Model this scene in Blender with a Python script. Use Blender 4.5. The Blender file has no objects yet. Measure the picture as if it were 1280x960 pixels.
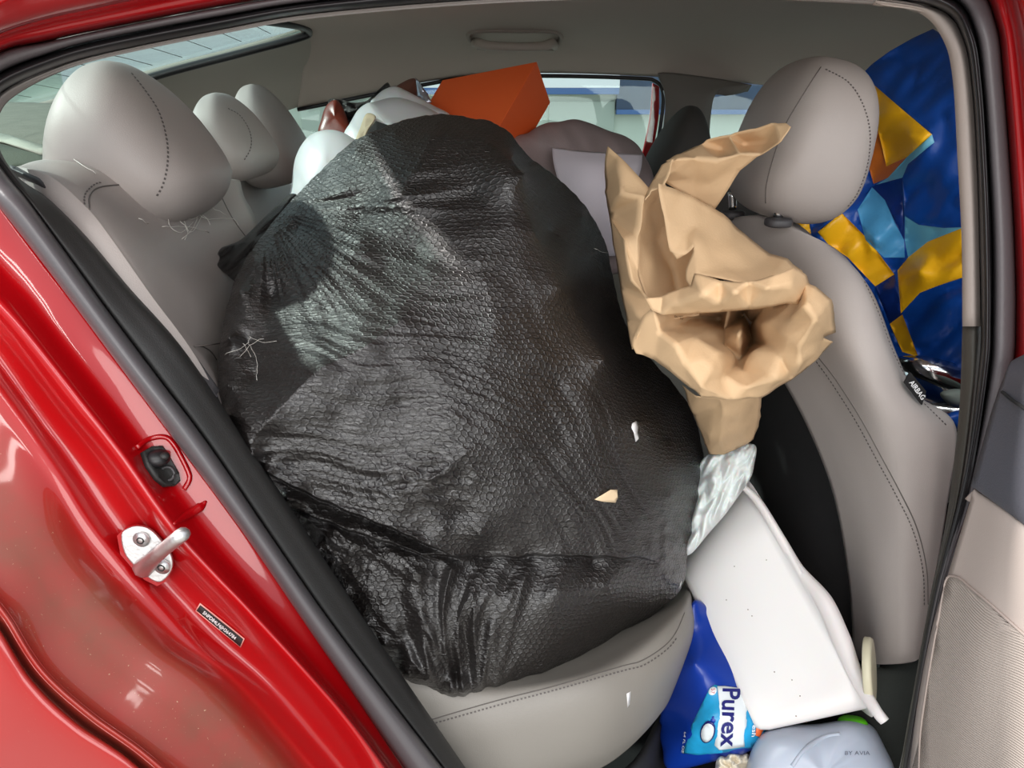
import bpy, bmesh, math, random
import numpy as np
from mathutils import Vector, Matrix
from mathutils.bvhtree import BVHTree
from mathutils.geometry import delaunay_2d_cdt
random.seed(3); rng = np.random.RandomState(5)
SC = bpy.context.scene; COL = SC.collection
# ------------------------------------------------------------ camera
F = 930.0; PITCH = math.radians(19.5); CAM = Vector((0, 0, 1.2))
cp, sp = math.cos(PITCH), math.sin(PITCH)
cam = bpy.data.cameras.new('camera'); camo = bpy.data.objects.new('camera', cam); COL.objects.link(camo)
camo.location = CAM; camo.rotation_euler = (math.pi/2 - PITCH, 0, 0)
cam.sensor_width = 36; cam.lens = 36*F/1280; cam.clip_start = .02
SC.camera = camo
# ------------------------------------------------------------ world, lamps, exposure
SC.view_settings.view_transform = 'Standard'; SC.view_settings.look = 'None'
SC.view_settings.gamma = 1; SC.view_settings.exposure = -0.12
w = bpy.data.worlds.new('overcast_sky'); SC.world = w; w.use_nodes = True
bg = w.node_tree.nodes['Background']; bg.inputs[0].default_value = (.80, .90, 1.0, 1); bg.inputs[1].default_value = 1.25
def area(name, loc, rot, sx, sy, power, col):
    l = bpy.data.lights.new(name, 'AREA'); l.shape = 'RECTANGLE'; l.size = sx; l.size_y = sy; l.energy = power; l.color = col
    o = bpy.data.objects.new(name, l); COL.objects.link(o); o.location = loc; o.rotation_euler = rot; return o
area('ceiling_tube_lamp', (-.3, -.55, 2.7), (math.radians(22), 0, 0), 2.6, .10, 16, (1, .95, .9))
area('ceiling_tube_lamp', (-.3, -.85, 2.7), (math.radians(28), 0, 0), 2.6, .10, 16, (1, .95, .9))
area('added_fill_light', (.3, -2.6, 1.75), (math.radians(84), 0, 0), 4.0, 1.6, 110, (1, .96, .92))  # broad soft fill added behind the camera to brighten the upper cabin
sun = bpy.data.lights.new('sun', 'SUN'); sun.energy = 5.0; sun.angle = .03; sun.color = (1, .97, .93)
suno = bpy.data.objects.new('sun', sun); COL.objects.link(suno); suno.rotation_euler = Vector((.75, -.12, -.6)).to_track_quat('-Z', 'Y').to_euler()

# ------------------------------------------------------------ helpers
def W(px, py, Y):
    dx = (px-640)/F; v = (480-py)/F
    d = Vector((dx, cp+v*sp, -sp+v*cp))
    return CAM + d*(Y/d.y)
def Wn(P):
    P = np.asarray(P, float); dx = (P[:, 0]-640)/F; v = (480-P[:, 1])/F
    dy = cp+v*sp; dz = -sp+v*cp; t = P[:, 2]/dy
    return np.stack([dx*t, P[:, 2], 1.2+dz*t], 1)
def props(o, label=None, cat=None, group=None, kind=None):
    for k, v in (('label', label), ('category', cat), ('group', group), ('kind', kind)):
        if v: o[k] = v
    return o
def thing(name, label, cat, loc=(0, 0, 0), group=None):
    o = bpy.data.objects.new(name, None); COL.objects.link(o); o.location = loc; o.empty_display_size = .02
    return props(o, label, cat, group)
def link(name, me, m, parent=None):
    o = bpy.data.objects.new(name, me); COL.objects.link(o)
    for x in (m if isinstance(m, (list, tuple)) else [m]): me.materials.append(x)
    if parent:
        o.parent = parent
        q = parent; off = Vector()
        while q: off += q.location; q = q.parent
        me.transform(Matrix.Translation(-off))
    return o
def base(root):  # nothing: empties sit at given loc
    return root
def mesh(name, V, Fc, m, parent=None, smooth=True, mods=None, mi=None, uv=None, attr=None):
    me = bpy.data.meshes.new(name); me.from_pydata([tuple(map(float, v)) for v in V], [], [tuple(map(int, f)) for f in Fc])
    if smooth: me.polygons.foreach_set('use_smooth', [True]*len(me.polygons))
    if mi is not None: me.polygons.foreach_set('material_index', mi)
    if uv is not None:
        l = me.uv_layers.new(name='UVMap'); idx = np.zeros(len(me.loops), int); me.loops.foreach_get('vertex_index', idx)
        l.data.foreach_set('uv', np.asarray(uv, float)[idx].ravel())
    if attr is not None:
        for k, a in attr.items():
            at = me.attributes.new(k, 'FLOAT', 'POINT'); at.data.foreach_set('value', np.asarray(a, float))
    me.update()
    o = link(name, me, m, parent)
    for k in (mods or []):
        if k[0] == 'solid':
            d = o.modifiers.new('s', 'SOLIDIFY'); d.thickness = k[1]; d.offset = k[2] if len(k) > 2 else -1
        if k[0] == 'sub':
            d = o.modifiers.new('u', 'SUBSURF'); d.levels = d.render_levels = k[1]
        if k[0] == 'bevel':
            d = o.modifiers.new('b', 'BEVEL'); d.width = k[1]; d.segments = 3
    return o
def crom(P, n, closed=False):
    P = np.asarray(P, float); m = len(P); out = []
    for i in range(m if closed else m-1):
        if closed: a, b, c, d = P[(i-1) % m], P[i], P[(i+1) % m], P[(i+2) % m]
        else: a, b, c, d = P[max(i-1, 0)], P[i], P[i+1], P[min(i+2, m-1)]
        if not closed:
            if i == 0: a = 2*b-c
            if i == m-2: d = 2*c-b
        t = np.linspace(0, 1, n, endpoint=False).reshape((-1,)+(1,)*(P.ndim-1))
        out.append(.5*((2*b)+(-a+c)*t+(2*a-5*b+4*c-d)*t*t+(-a+3*b-3*c+d)*t**3))
    if not closed: out.append(P[-1][None])
    return np.concatenate(out)
def sheet(name, rows, m, parent=None, n=8, thick=.01, world=False, nr=None, attr=None, disp=None, mods=None):
    """rows of (px,py,Y) control points -> smooth sheet with real thickness (towards -normal)"""
    G = np.asarray(rows, float)
    A = crom(G, nr or n); A = crom(A.transpose(1, 0, 2), n).transpose(1, 0, 2)
    R, C, _ = A.shape; P = A.reshape(-1, 3)
    V = P if world else Wn(P)
    if disp is not None: V = disp(V, P)
    Fc = [(i*C+j, (i+1)*C+j, (i+1)*C+j+1, i*C+j+1) for i in range(R-1) for j in range(C-1)]
    at = None
    if attr is not None:
        at = {k: np.repeat(np.interp(np.linspace(0, len(rows)-1, R), range(len(rows)), a), C) for k, a in attr.items()}
    V = np.asarray(V); q = np.array(Fc); a_, b_, c_ = V[q[:, 0]], V[q[:, 1]], V[q[:, 2]]
    nn = np.cross(b_-a_, c_-a_); vw = (a_-np.array(CAM)); s_ = np.sign((nn*vw/np.linalg.norm(vw, axis=1)[:, None]).sum(1).sum())
    o = mesh(name, V, Fc, m, parent, attr=at, mods=([('solid', thick, 1 if s_ > 0 else -1)] if thick else [])+(mods or []))
    return o
def sell(name, c, d, m, parent=None, e=(.5, .5), rot=(0, 0, 0), n=48, f=None):
    """superellipsoid"""
    u = np.linspace(-math.pi, math.pi, n, endpoint=False); v = np.linspace(-math.pi/2, math.pi/2, n//2+1)
    s = lambda x, p: np.sign(x)*np.abs(x)**p
    V = []
    for b in v:
        for a in u: V.append((s(math.cos(b), e[0])*s(math.cos(a), e[1])*d[0]/2, s(math.cos(b), e[0])*s(math.sin(a), e[1])*d[1]/2, s(math.sin(b), e[0])*d[2]/2))
    V = np.array(V)
    if f: V = f(V)
    M = np.array(__import__('mathutils').Euler(rot).to_matrix()); V = V@M.T+np.array(c)
    k = len(v); Fc = [(i*n+j, i*n+(j+1) % n, (i+1)*n+(j+1) % n, (i+1)*n+j) for i in range(k-1) for j in range(n)]
    o = mesh(name, V, Fc, m, parent)
    bm = bmesh.new(); bm.from_mesh(o.data); bmesh.ops.remove_doubles(bm, verts=bm.verts, dist=1e-5); bmesh.ops.recalc_face_normals(bm, faces=bm.faces); bm.to_mesh(o.data); bm.free()
    o.data.polygons.foreach_set('use_smooth', [True]*len(o.data.polygons))
    return o
def tube(name, pts, r, m, parent=None, n=8, k=10, closed=False, world=True, sq=None):
    P = crom(np.array([tuple(p) for p in pts], float) if world else Wn(pts), n, closed)
    L = len(P); rr = np.full(L, r) if np.isscalar(r) else np.interp(np.linspace(0, len(r)-1, L), range(len(r)), r)
    V = []; up = Vector((0.1, .2, 1))
    for i in range(L):
        a = P[(i-1) % L] if (closed or i > 0) else P[i]; b = P[(i+1) % L] if (closed or i < L-1) else P[i]
        t = Vector(b-a).normalized(); s = t.cross(up).normalized(); u2 = s.cross(t)
        for j in range(k):
            an = 2*math.pi*j/k; V.append(Vector(P[i])+float(rr[i])*(math.cos(an)*s*(sq or 1)+math.sin(an)*u2))
    Fc = [(i*k+j, i*k+(j+1) % k, ((i+1) % L)*k+(j+1) % k, ((i+1) % L)*k+j) for i in range(L if closed else L-1) for j in range(k)]
    if not closed: Fc += [tuple(range(k-1, -1, -1)), tuple((L-1)*k+j for j in range(k))]
    return mesh(name, V, Fc, m, parent)
def box(name, c, d, m, parent=None, rot=(0, 0, 0), bev=.002):
    M = Matrix.Translation(c) @ __import__('mathutils').Euler(rot).to_matrix().to_4x4()
    V = [M @ Vector((sx*d[0]/2, sy*d[1]/2, sz*d[2]/2)) for sx in (-1, 1) for sy in (-1, 1) for sz in (-1, 1)]
    Fc = [(0, 1, 3, 2), (4, 6, 7, 5), (0, 4, 5, 1), (2, 3, 7, 6), (0, 2, 6, 4), (1, 5, 7, 3)]
    return mesh(name, V, Fc, m, parent, smooth=False, mods=[('bevel', bev)] if bev else None)
def pip(x, y, poly):
    c = False; n = len(poly)
    for i in range(n):
        x1, y1 = poly[i][:2]; x2, y2 = poly[(i+1) % n][:2]
        if (y1 > y) != (y2 > y) and x < (x2-x1)*(y-y1)/(y2-y1)+x1: c = not c
    return c
def noise2(x, y, seed=0):
    """gradient noise on arrays"""
    r = np.random.RandomState(seed); T = r.uniform(0, 2*math.pi, (256, 256)); gx, gy = np.cos(T), np.sin(T)
    xi = np.floor(x).astype(int); yi = np.floor(y).astype(int); xf = x-xi; yf = y-yi
    def g(i, j): return gx[(xi+i) & 255, (yi+j) & 255]*(xf-i)+gy[(xi+i) & 255, (yi+j) & 255]*(yf-j)
    u = xf*xf*xf*(xf*(xf*6-15)+10); v = yf*yf*yf*(yf*(yf*6-15)+10)
    return ((g(0, 0)*(1-u)+g(1, 0)*u)*(1-v)+(g(0, 1)*(1-u)+g(1, 1)*u)*v)*1.5
def fbm(x, y, seed=0, o=4):
    s = 0; a = 1
    for k in range(o): s = s+a*noise2(x*2**k, y*2**k, seed+k); a *= .5
    return s
def rbf(C, smooth=0.0):
    C = np.asarray(C, float); P = C[:, :2]/100; n = len(P)
    D = np.linalg.norm(P[:, None]-P[None], axis=2)
    A = np.zeros((n+3, n+3)); A[:n, :n] = D - smooth*np.eye(n); A[:n, n] = 1; A[:n, n+1:] = P; A[n, :n] = 1; A[n+1:, :n] = P.T
    wt = np.linalg.solve(A, np.concatenate([C[:, 2], [0, 0, 0]]))
    def f(x, y):
        Q = np.stack([np.ravel(x), np.ravel(y)], 1)/100; out = np.empty(len(Q))
        for s in range(0, len(Q), 20000):
            q = Q[s:s+20000]; d = np.linalg.norm(q[:, None]-P[None], axis=2); out[s:s+20000] = d@wt[:n]+wt[n]+q@wt[n+1:]
        return out
    return f
def blob(name, outline, front, thick, m, parent=None, nt=120, nr=26, center=None, pw=2.5, disp=None, smooth_out=True, back=None, uvs=False):
    """closed body: outline of (px,py,Y rim); front bulges towards the camera by `front`, back by `thick` metres; any star-shaped outline"""
    O = crom(np.array(outline, float), max(2, nt//len(outline)), True) if smooth_out else np.array(outline, float)
    if not smooth_out:
        Q = np.concatenate([O, O[:1]]); k = max(1, nt//len(O)); O = np.concatenate([Q[i]+(Q[i+1]-Q[i])*np.linspace(0, 1, k, endpoint=False)[:, None] for i in range(len(O))])
    c = np.array(center if center is not None else O.mean(0), float); T = len(O)
    rs = np.sin(np.linspace(0, math.pi/2, nr+1)); V = []; UV = []
    def ring(r, sgn, amp):
        P = c+(O-c)*r; P = P.copy(); P[:, 2] += sgn*amp*(1-r**pw)**(1/pw); return P
    rings = [ring(r, -1, front) for r in rs[1:]]; br = [ring(r, 1, thick) for r in rs[1:-1][::-1]]
    if disp is not None: rings = [disp(P, r) for P, r in zip(rings, rs[1:])]
    allr = rings+br; V = np.concatenate(allr); P0 = c.copy(); P0[2] -= front; P1 = c.copy(); P1[2] += thick
    if disp is not None: P0 = disp(P0[None], 0)[0]
    V = np.concatenate([V, P0[None], P1[None]]); N = len(allr)
    Fc = [(i*T+j, (i+1)*T+j, (i+1)*T+(j+1) % T, i*T+(j+1) % T) for i in range(N-1) for j in range(T)]
    Fc += [(N*T, j, (j+1) % T) for j in range(T)]+[(N*T+1, (N-1)*T+(j+1) % T, (N-1)*T+j) for j in range(T)]
    o = mesh(name, Wn(V), Fc, m, parent, uv=(V[:, :2]/100 if uvs else None))
    bm = bmesh.new(); bm.from_mesh(o.data); bmesh.ops.recalc_face_normals(bm, faces=bm.faces); bm.to_mesh(o.data); bm.free()
    return o
_bvh = {}
def on(o, px, py, off=.0006):
    """point of object o's surface on the ray through a picture point, lifted by off"""
    if o.name not in _bvh:
        mw = o.matrix_basis.copy(); q = o.parent; t = Vector(o.location)
        while q: t += q.location; q = q.parent
        me = o.data; V = [v.co+t for v in me.vertices]; _bvh[o.name] = BVHTree.FromPolygons(V, [tuple(p.vertices) for p in me.polygons])
    d = (W(px, py, 1)-CAM).normalized(); h = _bvh[o.name].ray_cast(CAM, d)
    if h[0] is None: 
        h = _bvh[o.name].find_nearest(W(px, py, .8)); 
    n = h[1];
    if n.dot(d) > 0: n = -n
    return h[0]+n*off, n
def dens(path, step):
    P = np.array(path, float); out = []
    C = crom(P, 16); L = np.concatenate([[0], np.cumsum(np.linalg.norm(np.diff(C, axis=0), axis=1))])
    t = np.arange(0, L[-1], step); return np.stack([np.interp(t, L, C[:, k]) for k in range(C.shape[1])], 1)
def seam(o, path, m, parent, r=.0007):
    p = [on(o, x, y, .0001)[0] for x, y in dens(path, 6)]
    return tube('seam', p, r, m, parent, n=2, k=6)
def stitches(o, path, m, parent, step=5, ln=3.0, wd=.0006, sc=1.0):
    V = []; Fc = []; D = dens(path, step)
    for i in range(len(D)-1):
        a = D[i]; t = (D[i+1]-D[i]); t = t/np.linalg.norm(t)*ln
        A, n = on(o, a[0], a[1], .0004); B, _ = on(o, a[0]+t[0], a[1]+t[1], .0004)
        s = (B-A).cross(n).normalized()*wd; k = len(V)
        V += [A-s, A+s, B+s, B-s, A-s+n*.0006, A+s+n*.0006, B+s+n*.0006, B-s+n*.0006]
        Fc += [(k+4, k+5, k+6, k+7), (k, k+4, k+7, k+3), (k+1, k+2, k+6, k+5), (k, k+1, k+5, k+4), (k+3, k+7, k+6, k+2)]
    q = mesh('stitching', V, Fc, m, parent, smooth=False); q['kind'] = 'stuff'; return q
def cdt(outline, extra=(), edges=(), pts=()):
    V = [Vector(p[:2]) for p in outline]; E = [(i, (i+1) % len(outline)) for i in range(len(outline))]
    for line in extra:
        k = len(V); V += [Vector(p[:2]) for p in line]; E += [(k+i, k+i+1) for i in range(len(line)-1)]
    V += [Vector(p[:2]) for p in pts]
    v, e, f, *_ = delaunay_2d_cdt(V, E, [], 0, .001)
    P = [tuple(q) for q in v]; Fc = [t for t in f if pip(sum(P[i][0] for i in t)/len(t), sum(P[i][1] for i in t)/len(t), outline)]
    return P, Fc
def patch(name, o, outline, m, parent, off=.0008, grid=12, thick=.0006):
    """thin sticker or inlay lying on the surface of o"""
    xs = [p[0] for p in outline]; ys = [p[1] for p in outline]
    pts = [(x, y) for x in np.arange(min(xs), max(xs), grid) for y in np.arange(min(ys), max(ys), grid) if pip(x, y, outline)]
    P, Fc = cdt(outline, pts=pts)
    V = [on(o, x, y, off)[0] for x, y in P]
    return mesh(name, V, [f[::-1] for f in Fc], m, parent, mods=[('solid', thick, 0)])
def text(name, s, o, p0, p1, hpx, m, parent, off=.0015, flip=1, ext=.0002, bold=0, shear=0, sx=1.0):
    """lettering on the surface of o, from picture point p0 to p1 (baseline), cap height hpx"""
    c = bpy.data.curves.new(name, 'FONT'); c.body = s; c.offset = bold; c.extrude = 0; c.resolution_u = 3; c.shear = shear
    t = bpy.data.objects.new(name, c); COL.objects.link(t); dg = bpy.context.evaluated_depsgraph_get(); dg.update()
    me = bpy.data.meshes.new_from_object(t.evaluated_get(dg)); bpy.data.objects.remove(t)
    V = np.array([v.co for v in me.vertices]); x0, x1 = V[:, 0].min(), V[:, 0].max(); h = .7
    p0 = np.array(p0, float); p1 = np.array(p1, float); d = p1-p0; nrm = np.array([d[1], -d[0]])/np.linalg.norm(d)*flip
    for v in me.vertices:
        q = p0+d*((v.co.x-x0)/(x1-x0))+nrm*hpx*(v.co.y/h)
        v.co = on(o, q[0], q[1], off)[0]
    return link(name, me, m, parent)

# ------------------------------------------------------------ materials
def mat(name, col, rough=.5, metal=0, bump=0, bscale=200, coat=0, spec=.5, trans=0, var=0, vscale=8, sheen=0, alpha=1, sss=0):
    m = bpy.data.materials.new(name); m.use_nodes = True; nt = m.node_tree; N = nt.nodes; L = nt.links
    b = N['Principled BSDF']; b.inputs['Base Color'].default_value = (*col, 1); b.inputs['Roughness'].default_value = rough
    b.inputs['Metallic'].default_value = metal; b.inputs['Coat Weight'].default_value = coat; b.inputs['Coat Roughness'].default_value = .06
    b.inputs['Specular IOR Level'].default_value = spec; b.inputs['Transmission Weight'].default_value = trans
    b.inputs['Sheen Weight'].default_value = sheen; b.inputs['Alpha'].default_value = alpha
    if sss: b.inputs['Subsurface Weight'].default_value = sss; b.inputs['Subsurface Scale'].default_value = .02
    tc = N.new('ShaderNodeTexCoord'); b['x'] = 0 if False else 0
    if bump:
        n = N.new('ShaderNodeTexNoise'); n.inputs['Scale'].default_value = bscale; n.inputs['Detail'].default_value = 4
        L.new(tc.outputs['Object'], n.inputs['Vector'])
        bp = N.new('ShaderNodeBump'); bp.inputs['Strength'].default_value = bump; bp.inputs['Distance'].default_value = .001
        L.new(n.outputs['Fac'], bp.inputs['Height']); L.new(bp.outputs[0], b.inputs['Normal'])
    if var:
        n = N.new('ShaderNodeTexNoise'); n.inputs['Scale'].default_value = vscale; n.inputs['Detail'].default_value = 5
        L.new(tc.outputs['Object'], n.inputs['Vector'])
        r = N.new('ShaderNodeMapRange'); r.inputs[3].default_value = 1-var; r.inputs[4].default_value = 1+var; L.new(n.outputs['Fac'], r.inputs[0])
        h = N.new('ShaderNodeHueSaturation'); h.inputs['Color'].default_value = (*col, 1); L.new(r.outputs[0], h.inputs['Value']); L.new(h.outputs[0], b.inputs['Base Color'])
    return m
def s2l(r, g, b): return tuple(((c/255)/12.92 if c/255 < .04045 else ((c/255+.055)/1.055)**2.4) for c in (r, g, b))
vinyl = mat('warm_grey_vinyl', s2l(170, 161, 156), .52, bump=.25, bscale=900, var=.05, vscale=6)
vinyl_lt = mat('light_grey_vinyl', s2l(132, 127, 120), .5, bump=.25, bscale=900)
groove = mat('seam_groove', s2l(96, 90, 86), .8); thread = mat('dark_thread', s2l(92, 86, 84), .8)
headliner = mat('headliner_fabric', s2l(186, 174, 163), .95, bump=.5, bscale=1500, sheen=.1)
pillar_trim = mat('pillar_plastic', s2l(168, 163, 152), .75, bump=.2, bscale=1200)
beige_trim = mat('beige_garnish', s2l(184, 170, 162), .6, bump=.1, bscale=900)
charcoal = mat('charcoal_plastic', s2l(66, 64, 66), .5, bump=.3, bscale=1200)
blackp = mat('black_plastic', s2l(38, 37, 36), .55, bump=.3, bscale=1000)
rubber = mat('black_rubber', s2l(28, 26, 28), .42)
dgrey = mat('dark_flange_rubber', s2l(88, 82, 84), .42, bump=.15, bscale=500)
matte_black = mat('matte_black_fabric', s2l(26, 25, 26), .9, bump=.5, bscale=800)
chrome = mat('zinc_plated_steel', (.66, .65, .64), .42, metal=1, bump=.3, bscale=300)
steel = mat('polished_steel', (.7, .7, .7), .16, metal=1)
white_pl = mat('white_plastic', s2l(228, 222, 220), .35, bump=.05, bscale=60, sss=.1)
jug_white = mat('white_jug_plastic', s2l(232, 236, 238), .3, sss=.15)
cream = mat('cream_plastic', s2l(215, 208, 180), .4)
blue_pl = mat('blue_bottle_plastic', s2l(8, 52, 150), .3, spec=.5)
def red_paint():
    m = mat('red_car_paint', s2l(164, 0, 8), .38, spec=.25, coat=.55); nt = m.node_tree; N = nt.nodes; L = nt.links; b = N['Principled BSDF']
    a = N.new('ShaderNodeAttribute'); a.attribute_name = 'dust'; tc = N.new('ShaderNodeTexCoord')
    n = N.new('ShaderNodeTexNoise'); n.inputs['Scale'].default_value = 14; n.inputs['Detail'].default_value = 8; n.inputs['Roughness'].default_value = .65
    L.new(tc.outputs['Object'], n.inputs['Vector'])
    mr = N.new('ShaderNodeMapRange'); mr.inputs[1].default_value = .3; mr.inputs[2].default_value = .75; mr.inputs[3].default_value = .5; mr.inputs[4].default_value = 1.0; L.new(n.outputs['Fac'], mr.inputs[0])
    mu = N.new('ShaderNodeMath'); mu.operation = 'MULTIPLY'; L.new(a.outputs['Fac'], mu.inputs[0]); L.new(mr.outputs[0], mu.inputs[1])
    n2 = N.new('ShaderNodeTexNoise'); n2.inputs['Scale'].default_value = 520; n2.inputs['Detail'].default_value = 3; L.new(tc.outputs['Object'], n2.inputs['Vector'])
    gt = N.new('ShaderNodeMapRange'); gt.inputs[1].default_value = .70; gt.inputs[2].default_value = .76; L.new(n2.outputs['Fac'], gt.inputs[0])
    sp2 = N.new('ShaderNodeMath'); sp2.operation = 'MULTIPLY'; L.new(gt.outputs[0], sp2.inputs[0]); L.new(mu.outputs[0], sp2.inputs[1])
    mx = N.new('ShaderNodeMix'); mx.data_type = 'RGBA'; mx.inputs[6].default_value = (*s2l(164, 0, 8), 1); mx.inputs[7].default_value = (*s2l(104, 72, 56), 1); L.new(mu.outputs[0], mx.inputs[0])
    mx2 = N.new('ShaderNodeMix'); mx2.data_type = 'RGBA'; mx2.inputs[7].default_value = (*s2l(190, 165, 135), 1); L.new(mx.outputs[2], mx2.inputs[6]); L.new(sp2.outputs[0], mx2.inputs[0])
    L.new(mx2.outputs[2], b.inputs['Base Color'])
    rr = N.new('ShaderNodeMapRange'); rr.inputs[3].default_value = 1; rr.inputs[4].default_value = .08; L.new(mu.outputs[0], rr.inputs[0]); L.new(rr.outputs[0], b.inputs['Coat Weight'])
    return m
red = red_paint()
def glass(name, tint, refl=1.0):
    m = bpy.data.materials.new(name); m.use_nodes = True; nt = m.node_tree; N = nt.nodes; L = nt.links; N.clear()
    o = N.new('ShaderNodeOutputMaterial'); mx = N.new('ShaderNodeMixShader'); t = N.new('ShaderNodeBsdfTransparent'); t.inputs[0].default_value = (*tint, 1)
    g = N.new('ShaderNodeBsdfGlossy'); g.inputs['Roughness'].default_value = .02; g.inputs[0].default_value = (.9, 1, .97, 1)
    f = N.new('ShaderNodeFresnel'); f.inputs[0].default_value = 1.45
    mu = N.new('ShaderNodeMath'); mu.operation = 'MULTIPLY'; mu.inputs[1].default_value = refl; L.new(f.outputs[0], mu.inputs[0])
    L.new(mu.outputs[0], mx.inputs[0]); L.new(t.outputs[0], mx.inputs[1]); L.new(g.outputs[0], mx.inputs[2]); L.new(mx.outputs[0], o.inputs[0]); return m
pane_m = glass('window_glass', (.88, .95, .93), .5); rear_m = glass('tinted_rear_glass', (.80, .88, .86), .3)
def film():
    """black refuse-sack film: embossed hexagons and fine stretch wrinkles as relief"""
    m = mat('black_sack_film', (.013, .0105, .0098), .30, spec=1.0); nt = m.node_tree; N = nt.nodes; L = nt.links; b = N['Principled BSDF']
    uv = N.new('ShaderNodeUVMap')
    def vm(op, a, bb=None):
        n = N.new('ShaderNodeVectorMath'); n.operation = op
        for i, x in enumerate((a, bb)):
            if x is None: continue
            if isinstance(x, tuple): n.inputs[i].default_value = x
            else: L.new(x, n.inputs[i])
        return n
    def ma(op, a, bb=None):
        n = N.new('ShaderNodeMath'); n.operation = op
        for i, x in enumerate((a, bb)):
            if x is None: continue
            if isinstance(x, (int, float)): n.inputs[i].default_value = x
            else: L.new(x, n.inputs[i])
        return n.outputs[0]
    nz = N.new('ShaderNodeTexNoise'); nz.inputs['Scale'].default_value = 14; nz.inputs['Detail'].default_value = 3; L.new(uv.outputs[0], nz.inputs['Vector'])
    wv = vm('SCALE', vm('SUBTRACT', nz.outputs['Color'], (.5, .5, .5)).outputs[0]); wv.inputs['Scale'].default_value = .03
    p = vm('ADD', uv.outputs[0], wv.outputs[0]).outputs[0]
    p = vm('MULTIPLY', p, (135, 170, 0)).outputs[0]
    R = (1, 1.732, 1); H = (.5, .866, .5)
    def cell(q):
        a = vm('MODULO', vm('ADD', q, (866, 1732*.866, 0)).outputs[0], R).outputs[0]; return vm('SUBTRACT', a, H).outputs[0]
    a = cell(p); c = cell(vm('SUBTRACT', p, H).outputs[0])
    def hd(v):
        ab = vm('ABSOLUTE', v).outputs[0]; sx = N.new('ShaderNodeSeparateXYZ'); L.new(ab, sx.inputs[0])
        return ma('MAXIMUM', sx.outputs[0], vm('DOT_PRODUCT', ab, (.5, .866, 0)).outputs['Value'])
    h = ma('MINIMUM', hd(a), hd(c))
    e = N.new('ShaderNodeMapRange'); e.interpolation_type = 'SMOOTHSTEP'; e.inputs[1].default_value = .30; e.inputs[2].default_value = .5; L.new(h, e.inputs[0])
    # where the film is stretched smooth the emboss fades
    n3 = N.new('ShaderNodeTexNoise'); n3.inputs['Scale'].default_value = 5; L.new(uv.outputs[0], n3.inputs['Vector'])
    fade = N.new('ShaderNodeMapRange'); fade.inputs[1].default_value = .35; fade.inputs[2].default_value = .6; fade.inputs[3].default_value = .25; fade.inputs[4].default_value = 1; L.new(n3.outputs['Fac'], fade.inputs[0])
    hexh = ma('MULTIPLY', e.outputs[0], fade.outputs[0])
    mp = N.new('ShaderNodeMapping'); mp.inputs['Scale'].default_value = (90, 420, 1); L.new(uv.outputs[0], mp.inputs[0])
    n2 = N.new('ShaderNodeTexNoise'); n2.inputs['Scale'].default_value = 1; n2.inputs['Detail'].default_value = 5; n2.inputs['Roughness'].default_value = .6; n2.inputs['Distortion'].default_value = .6; L.new(mp.outputs[0], n2.inputs['Vector'])
    b1 = N.new('ShaderNodeBump'); b1.inputs['Strength'].default_value = 1; b1.inputs['Distance'].default_value = .0017; L.new(n2.outputs['Fac'], b1.inputs['Height'])
    b2 = N.new('ShaderNodeBump'); b2.inputs['Strength'].default_value = 1; b2.inputs['Distance'].default_value = .0007; L.new(hexh, b2.inputs['Height']); L.new(b1.outputs[0], b2.inputs['Normal'])
    L.new(b2.outputs[0], b.inputs['Normal']); return m
sack = film()
def kraft():
    m = mat('kraft_paper', s2l(208, 175, 136), .7, bump=.25, bscale=400, var=.06, vscale=12); return m
kraft_m = kraft()

# ------------------------------------------------------------ outside
ground = mesh('ground', [(-30, -20, 0), (30, -20, 0), (30, 30, 0), (-30, 30, 0)], [(0, 1, 2, 3)], mat('grey_asphalt', s2l(162, 160, 154), .9, var=.12, vscale=2), smooth=False); ground['kind'] = 'structure'
hall = thing('service_building', 'pale building with blue stripe and white band seen through the far rear window', 'building', (0, 9, 0))
wl = mat('pale_green_cladding', s2l(205, 214, 200), .7, var=.08, vscale=3); bl = mat('blue_band_paint', s2l(80, 112, 165), .6); wt = mat('bright_white_fascia', (.93, .94, .95), .6); dk = mat('dark_blue_doorway', s2l(58, 74, 100), .5, var=.35, vscale=6)
box('wall', (0, 9.3, 1.5), (12, .3, 3), wl, hall)
zz = lambda py: W(700, py, 9).z
box('blue_stripe', (-1.9, 8.98, (zz(110)+zz(118))/2), (6.2, .1, zz(110)-zz(118)), bl, hall)
box('white_fascia', (-1.9, 9.05, zz(110)+.6), (6.2, .25, 1.2), wt, hall)
box('doorway', (W(772, 110, 9).x+1.5, 9.08, zz(137)+.5), (3.0, .12, 1.0), dk, hall)
box('blue_stripe', (W(772, 110, 9).x+1.5, 9.04, (zz(137)+zz(143))/2), (3.0, .1, zz(137)-zz(143)), bl, hall)
for k in range(5):
    box('window', (-3.0+k*.95, 9.12, zz(122)-.32), (.75, .08, .56), mat('building_pane', s2l(172, 182, 170), .4) if k == 0 else bpy.data.materials['building_pane'], hall)
shed = thing('metal_shed', 'grey-green corrugated shed seen through the sloping rear glass at left', 'building', (-9, 4, 0))
V = []; Fc = []
for i in range(121):
    y = -6+i*.2; x = -9+(.05 if i % 2 else 0); V += [(x, y, 0), (x, y, 2.45)]
Fc = [(2*i, 2*i+1, 2*i+3, 2*i+2) for i in range(120)]
mesh('corrugated_wall', V, Fc, mat('shed_sheet', s2l(176, 190, 182), .5), shed, smooth=False, mods=[('solid', .05)])
box('fascia', (-8.9, 6, 2.5), (.2, 24, .10), mat('shed_fascia', s2l(225, 232, 230), .5), shed)

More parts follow.
